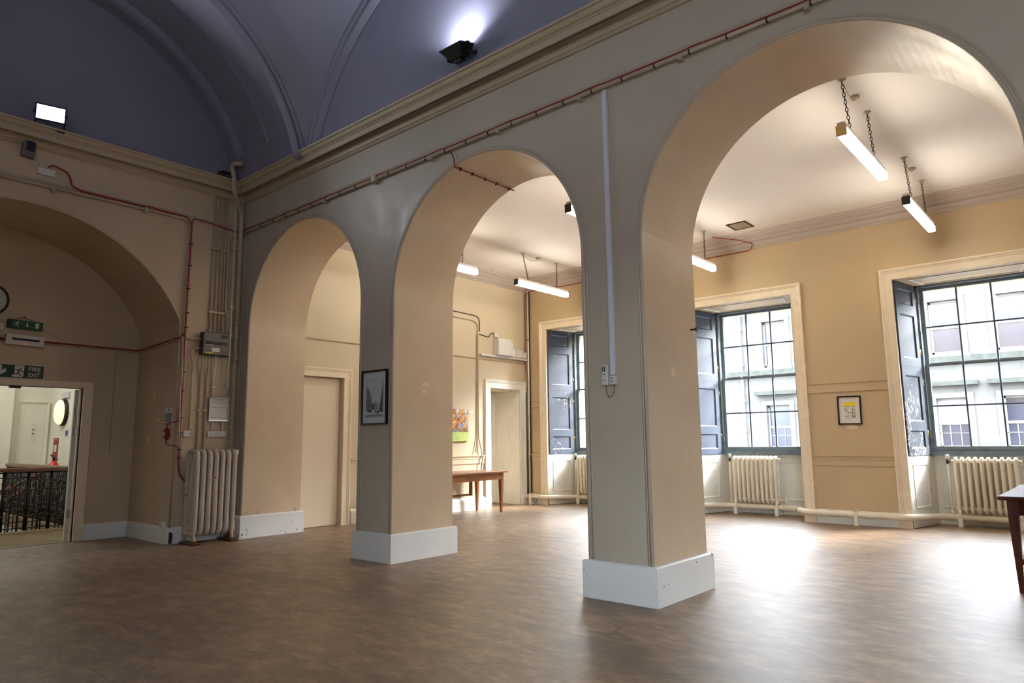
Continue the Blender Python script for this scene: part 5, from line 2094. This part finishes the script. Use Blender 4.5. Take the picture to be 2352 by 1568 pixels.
part(m_, 'symbols', ['blue', 'sign_red', 'dkgreen', 'sign_white'], nt_)
cpn = thing('fire_call_point', 'red fire alarm call point beside the safety notice', 'alarm', (-0.15, YJ, 1.32))
m_ = MB()
m_.bbox(-0.215, YJ - 0.05, 1.345, -0.11, YJ, 1.45, 0.006)
m_.lathe([(0.022, 1.32), (0.022, 1.475)], (-0.13, YJ - 0.03, 0), 'z', 12)
part(m_, 'body', 'red_dark', cpn)
m_ = MB()
m_.box(-0.19, YJ - 0.052, 1.375, -0.14, YJ - 0.05, 1.42)
part(m_, 'push_plate', 'sign_white', cpn)
m_ = MB()
m_.tube(smooth_path([(-0.13, YJ - 0.03, 1.47), (-0.13, YJ - 0.03, 1.53), (-0.08, YJ - 0.02, 1.545), (0.03, YJ + 0.0, 1.55), (0.05, -0.79, 1.58)], 0.03), 0.007, 6)
m_.tube(smooth_path([(-0.13, YJ - 0.03, 1.32), (-0.13, YJ - 0.03, 1.26), (-0.08, YJ - 0.02, 1.25), (0.03, YJ + 0.0, 1.25), (0.05, -0.79, 1.22)], 0.03), 0.007, 6)
part(m_, 'cable', 'red', cpn)
m_ = MB()
prism(m_, rect(-0.57, 1.565, -0.44, 1.605), on_jamb, 0.0, 0.002)
tag(m_.build('paper_note', 'note', loc=(-0.5, YJ, 1.565)), 'small pale yellow note stuck on the side of the recess', 'note')
m_ = MB()
m_.bbox(-0.16, YJ - 0.05, 0.205, -0.06, YJ, 0.275, 0.004)
tag(m_.build('socket_box', 'white', loc=(-0.11, YJ, 0.205)), 'small white socket box on top of the skirting in the recess', 'socket')
for (u, v, s_) in ((-0.74, 1.33, 1.0), (-0.62, 1.96, 0.8)):
    pass

# ------------------------------------------------------------------ landing beyond the door
mb = MB()
LZ = -0.005
mb.box(-3.3, YMIN, -0.2, XR - 0.16, -0.15, LZ)
mb.box(-8.0, -1.05, -0.2, -3.3, -0.15, LZ)
mb.box(-8.0, YMIN, -0.2, -6.95, -1.05, LZ)
struct(mb, 'floor_landing', 'landing')
mb = MB()
mb.box(-8.0, YMIN, -3.4, -1.46, 0.0, -3.2)
struct(mb, 'floor_stairwell', 'landing')
mb = MB()
mb.box(-8.0, -0.15, -3.4, XR - 0.15, 0.0, 4.4)
struct(mb, 'wall_landing_right', 'landing_wall')
mb = MB()
mb.box(-7.75, YMIN, -3.4, -7.6, 0.0, 4.4)
mb.box(-7.6, YMIN, 0.0, -7.42, -0.86, 4.4)
struct(mb, 'wall_landing_far', 'landing_wall')
mb = MB()
mb.box(-8.0, YMIN - 0.1, -3.4, -1.46, YMIN, 4.4)
struct(mb, 'wall_landing_left', 'landing_wall')
mb = MB()
mb.box(-8.0, YMIN, 4.4, -1.3, 0.0, 4.5)
struct(mb, 'ceiling_landing', 'landing_wall')
mb = MB()
mb.box(-3.32, YMIN, -3.2, -3.22, -1.0, -0.2)
struct(mb, 'wall_stairwell', 'landing_wall')
ll = bpy.data.lights.new('stairwell_fill_lamp', 'AREA')  # added area lamp under the closed ceiling, brightens the landing walls
ll.shape = 'RECTANGLE'
ll.size, ll.size_y = 3.0, 2.5
ll.energy = 120
ll.color = (1.0, 0.985, 0.94)
lo = bpy.data.objects.new('stairwell_fill_lamp', ll)
COL.objects.link(lo)
lo.location = (-5.2, -2.8, 4.38)

d4 = struct_empty('door_4', (-7.6, -0.5, 0))
mb = MB()
architrave(mb, lambda u, v, d: (-7.6 + d, u, v), -0.62, -0.28, 2.08, 0.09, h=0.05)
part(mb, 'door_frame', 'landing_wall', d4)
mb = MB()
mb.box(-7.6, -0.62, 0, -7.58, -0.28, 2.08)
part(mb, 'door_leaf', 'landing_wall', d4)
m_ = MB()
m_.box(-7.58, -0.475, 1.34, -7.577, -0.39, 1.72)
o_ = m_.build('door_notice', ['offwhite'], loc=(-7.58, -0.43, 1.34))
tag(o_, 'white notice with small blue marks on the landing door', 'sign')
m_ = MB()
for z in (1.58, 1.5):
    m_.box(-7.577, -0.46, z, -7.575, -0.43, z + 0.03)
part(m_, 'blue_mark', 'blue', o_)

bl = thing('bulkhead_lamp', 'round glowing yellow lamp on the landing wall', 'wall lamp', (-6.75, -0.15, 2.0))
m_ = MB()
m_.lathe([(0.27, -0.15), (0.27, -0.2), (0.25, -0.22)], (-6.75, 0, 1.93), 'y', 32)
part(m_, 'base_ring', 'dgrey', bl)
m_ = MB()
m_.lathe([(0.25, -0.21), (0.245, -0.25), (0.2, -0.285), (0.1, -0.305), (0.01, -0.31)], (-6.75, 0, 1.93), 'y', 32)
part(m_, 'lamp_shade', 'lamp', bl)
m_ = MB()
m_.box(-6.85, -0.19, 2.22, -6.45, -0.15, 2.33)
tag(m_.build('lamp_label', 'mount', loc=(-6.65, -0.15, 2.22)), 'pale grey plate above the round landing lamp', 'sign')
m_ = MB()
m_.box(-6.62, -0.156, 1.43, -6.36, -0.15, 1.6)
o_ = m_.build('blue_notice', 'sign_white', loc=(-6.49, -0.15, 1.43))
tag(o_, 'small blue and white notice under the round lamp', 'sign')
m_ = MB()
m_.poly([(-6.58, -0.158, 1.56), (-6.4, -0.158, 1.56), (-6.44, -0.158, 1.46), (-6.54, -0.158, 1.45)])
part(m_, 'blue_mark', 'blue', o_)
o_ = thing('extinguisher_sign', 'tall dark red fire extinguisher sign on the landing wall', 'sign', (-7.05, -0.15, 0.95))
m_ = MB()
m_.box(-7.25, -0.157, 0.93, -6.95, -0.15, 1.42)
part(m_, 'board', 'sign_red', o_)
m_ = MB()
m_.box(-7.2, -0.159, 1.14, -7.03, -0.157, 1.28)
m_.box(-7.22, -0.159, 1.38, -6.98, -0.157, 1.39)
part(m_, 'text_panel', 'sign_white', o_)
o_ = thing('notice_board', 'thin black-framed white board on the landing wall beside the door edge', 'notice', (-5.9, -0.15, 1.1))
m_ = MB()
m_.sweep([(-6.1, 1.13), (-6.1, 1.74), (-5.4, 1.74), (-5.4, 1.13)], [(0.0, 0.0), (0.0, 0.02), (-0.02, 0.02), (-0.02, 0.0)], lambda u, v, d: (u, -0.15 - d, v), closed=True)
part(m_, 'frame', 'black', o_)
m_ = MB()
m_.box(-6.08, -0.158, 1.15, -5.42, -0.15, 1.72)
part(m_, 'sheet', 'offwhite', o_)
ex = thing('fire_extinguisher', 'red fire extinguisher standing behind the iron balustrade', 'fire extinguisher', (-6.2, -0.42, 0))
ox, oy, oz = -6.2, -0.42, LZ + 0.35
m_ = MB()
m_.box(ox - 0.12, oy - 0.12, LZ, ox + 0.12, oy + 0.12, oz)
part(m_, 'stand', 'iron', ex)
m_ = MB()
m_.lathe([(0.088, oz), (0.092, oz + 0.02), (0.092, oz + 0.52), (0.08, oz + 0.57), (0.045, oz + 0.6), (0.03, oz + 0.63)], (ox, oy, 0), 'z', 20)
part(m_, 'cylinder', 'extinguisher', ex)
m_ = MB()
m_.lathe([(0.093, oz + 0.2), (0.0935, oz + 0.34)], (ox, oy, 0), 'z', 20)
part(m_, 'label_band', 'sign_white', ex)
m_ = MB()
m_.tube([(ox, oy, oz + 0.62), (ox, oy, oz + 0.68), (ox - 0.03, oy - 0.05, oz + 0.75)], 0.016, 8)
m_.tube([(ox, oy, oz + 0.66), (ox + 0.07, oy + 0.05, oz + 0.66)], 0.01, 8)
part(m_, 'valve_handle', 'black', ex)
ox, oy = -6.2, -0.42


def balustrade(p0, p1, label):
    """cast iron panels between p0 and p1 (plan points) with a wooden handrail"""
    a, b = Vector(p0), Vector(p1)
    L = (b - a).length
    t = (b - a).normalized()
    nrm = Vector((-t.y, t.x))
    B = thing('balustrade', label, 'railing', (a.x, a.y, LZ))
    def pt(u, v, d=0.0):
        q = a + t * u + nrm * d
        return (q.x, q.y, LZ + v)
    m_ = MB()
    hr = [(-0.035, 0.885), (-0.04, 0.91), (-0.03, 0.935), (0.0, 0.945), (0.03, 0.935), (0.04, 0.91), (0.035, 0.885)]
    r0 = m_.pts([pt(0, z, d) for d, z in hr])
    r1 = m_.pts([pt(L, z, d) for d, z in hr])
    for q in range(7):
        m_.face((r0 + q, r0 + (q + 1) % 7, r1 + (q + 1) % 7, r1 + q))
    part(m_, 'handrail', 'handrail', B)
    n = max(1, round(L / 0.3))
    w_ = L / n
    for k_ in range(n):
        u0 = k_ * w_
        m_ = MB()
        for f, rr in ((0.04, 0.014), (0.33, 0.009), (0.66, 0.009), (0.96, 0.014)):
            u = u0 + w_ * f
            m_.tube([pt(u, 0.02), pt(u, 0.89)], rr, 6)
            m_.tube([pt(u, 0.68), pt(u, 0.71), pt(u, 0.74)], [0.01, 0.022, 0.01], 6)
            m_.tube([pt(u, 0.2), pt(u, 0.23), pt(u, 0.26)], [0.01, 0.022, 0.01], 6)
        for z in (0.06, 0.15, 0.33, 0.62, 0.80, 0.87):
            m_.tube([pt(u0 + 0.0, z), pt(u0 + w_, z)], 0.009, 6)
        m_.tube([pt(u0 + w_ / 2 + 0.075 * math.cos(q * PI / 8), 0.47 + 0.075 * math.sin(q * PI / 8)) for q in range(16)], 0.011, 6, closed=True)
        m_.tube([pt(u0 + w_ / 2 + 0.04 * math.cos(q * PI / 5), 0.47 + 0.04 * math.sin(q * PI / 5)) for q in range(10)], 0.008, 6, closed=True)
        m_.tube([pt(u0 + w_ * 0.5, 0.02), pt(u0 + w_ * 0.5, 0.395)], 0.008, 6)
        m_.tube([pt(u0 + w_ * 0.5, 0.545), pt(u0 + w_ * 0.5, 0.89)], 0.008, 6)
        part(m_, 'iron_panel', 'iron', B)
    return B


balustrade((-3.15, -4.6), (-3.15, -1.0), 'black iron balustrade with wooden handrail across the landing, nearest the door')
balustrade((-3.2, -0.98), (-6.95, -0.98), 'black iron balustrade running away along the far side of the stairwell')
# raking rails of the stairs below
def stair_rail(ya, za, yb_, zb_, x, label):
    SRL = thing('stair_rail', label, 'railing', (x, ya, za - 1.0))
    m_ = MB()
    m_.tube([(x, ya, za), (x, yb_, zb_)], 0.03, 8)
    part(m_, 'handrail', 'handrail', SRL)
    n = int(abs(yb_ - ya) / 0.14)
    m_ = MB()
    for k_ in range(n):
        t = (k_ + 0.5) / n
        y, z = ya + (yb_ - ya) * t, za + (zb_ - za) * t
        m_.tube([(x, y, z - 0.9), (x, y, z)], 0.012, 6)
    part(m_, 'iron_balusters', 'iron', SRL)
    m_ = MB()
    prism(m_, [(ya, za - 0.95), (yb_, zb_ - 0.95), (yb_, zb_ - 1.2), (ya, za - 1.2)], lambda u, v, d: (x + d, u, v), -0.03, 0.03)
    part(m_, 'string', 'iron', SRL)
stair_rail(-3.4, -0.42, -1.05, 0.86, -4.3, 'upper raking wooden stair rail seen through the balustrade')
stair_rail(-3.4, -0.9, -1.05, 0.5, -5.4, 'lower raking wooden stair rail seen through the balustrade')
# filler patches and marks on the painted walls belong to the wall surface
for (mp, u, v, du, dv, nm) in ((lambda a, b, d: (B1 + d, a, b), 0.465, 1.90, 0.045, 0.03, 'trim_13'), (lambda a, b, d: (B1 + d, a, b), 0.44, 1.82, 0.03, 0.02, 'trim_14'),
                               (lambda a, b, d: (C1 + d, a, b), 0.43, 1.81, 0.035, 0.05, 'trim_15'), (on_back, 6.35, 1.41, 0.09, 0.035, 'trim_16'),
                               (on_jamb, -0.76, 1.33, 0.04, 0.055, 'trim_17'), (on_jamb, -0.66, 1.96, 0.03, 0.045, 'trim_18'), (on_end, 4.62, 1.82, 0.06, 0.03, 'trim_19')):
    m_ = MB()
    m_.poly([mp(u + du * (0.8 + 0.35 * random.random()) * math.cos(q * PI / 6), v + dv * (0.8 + 0.35 * random.random()) * math.sin(q * PI / 6), 0.0012) for q in range(12)])
    struct(m_, nm, 'filler')
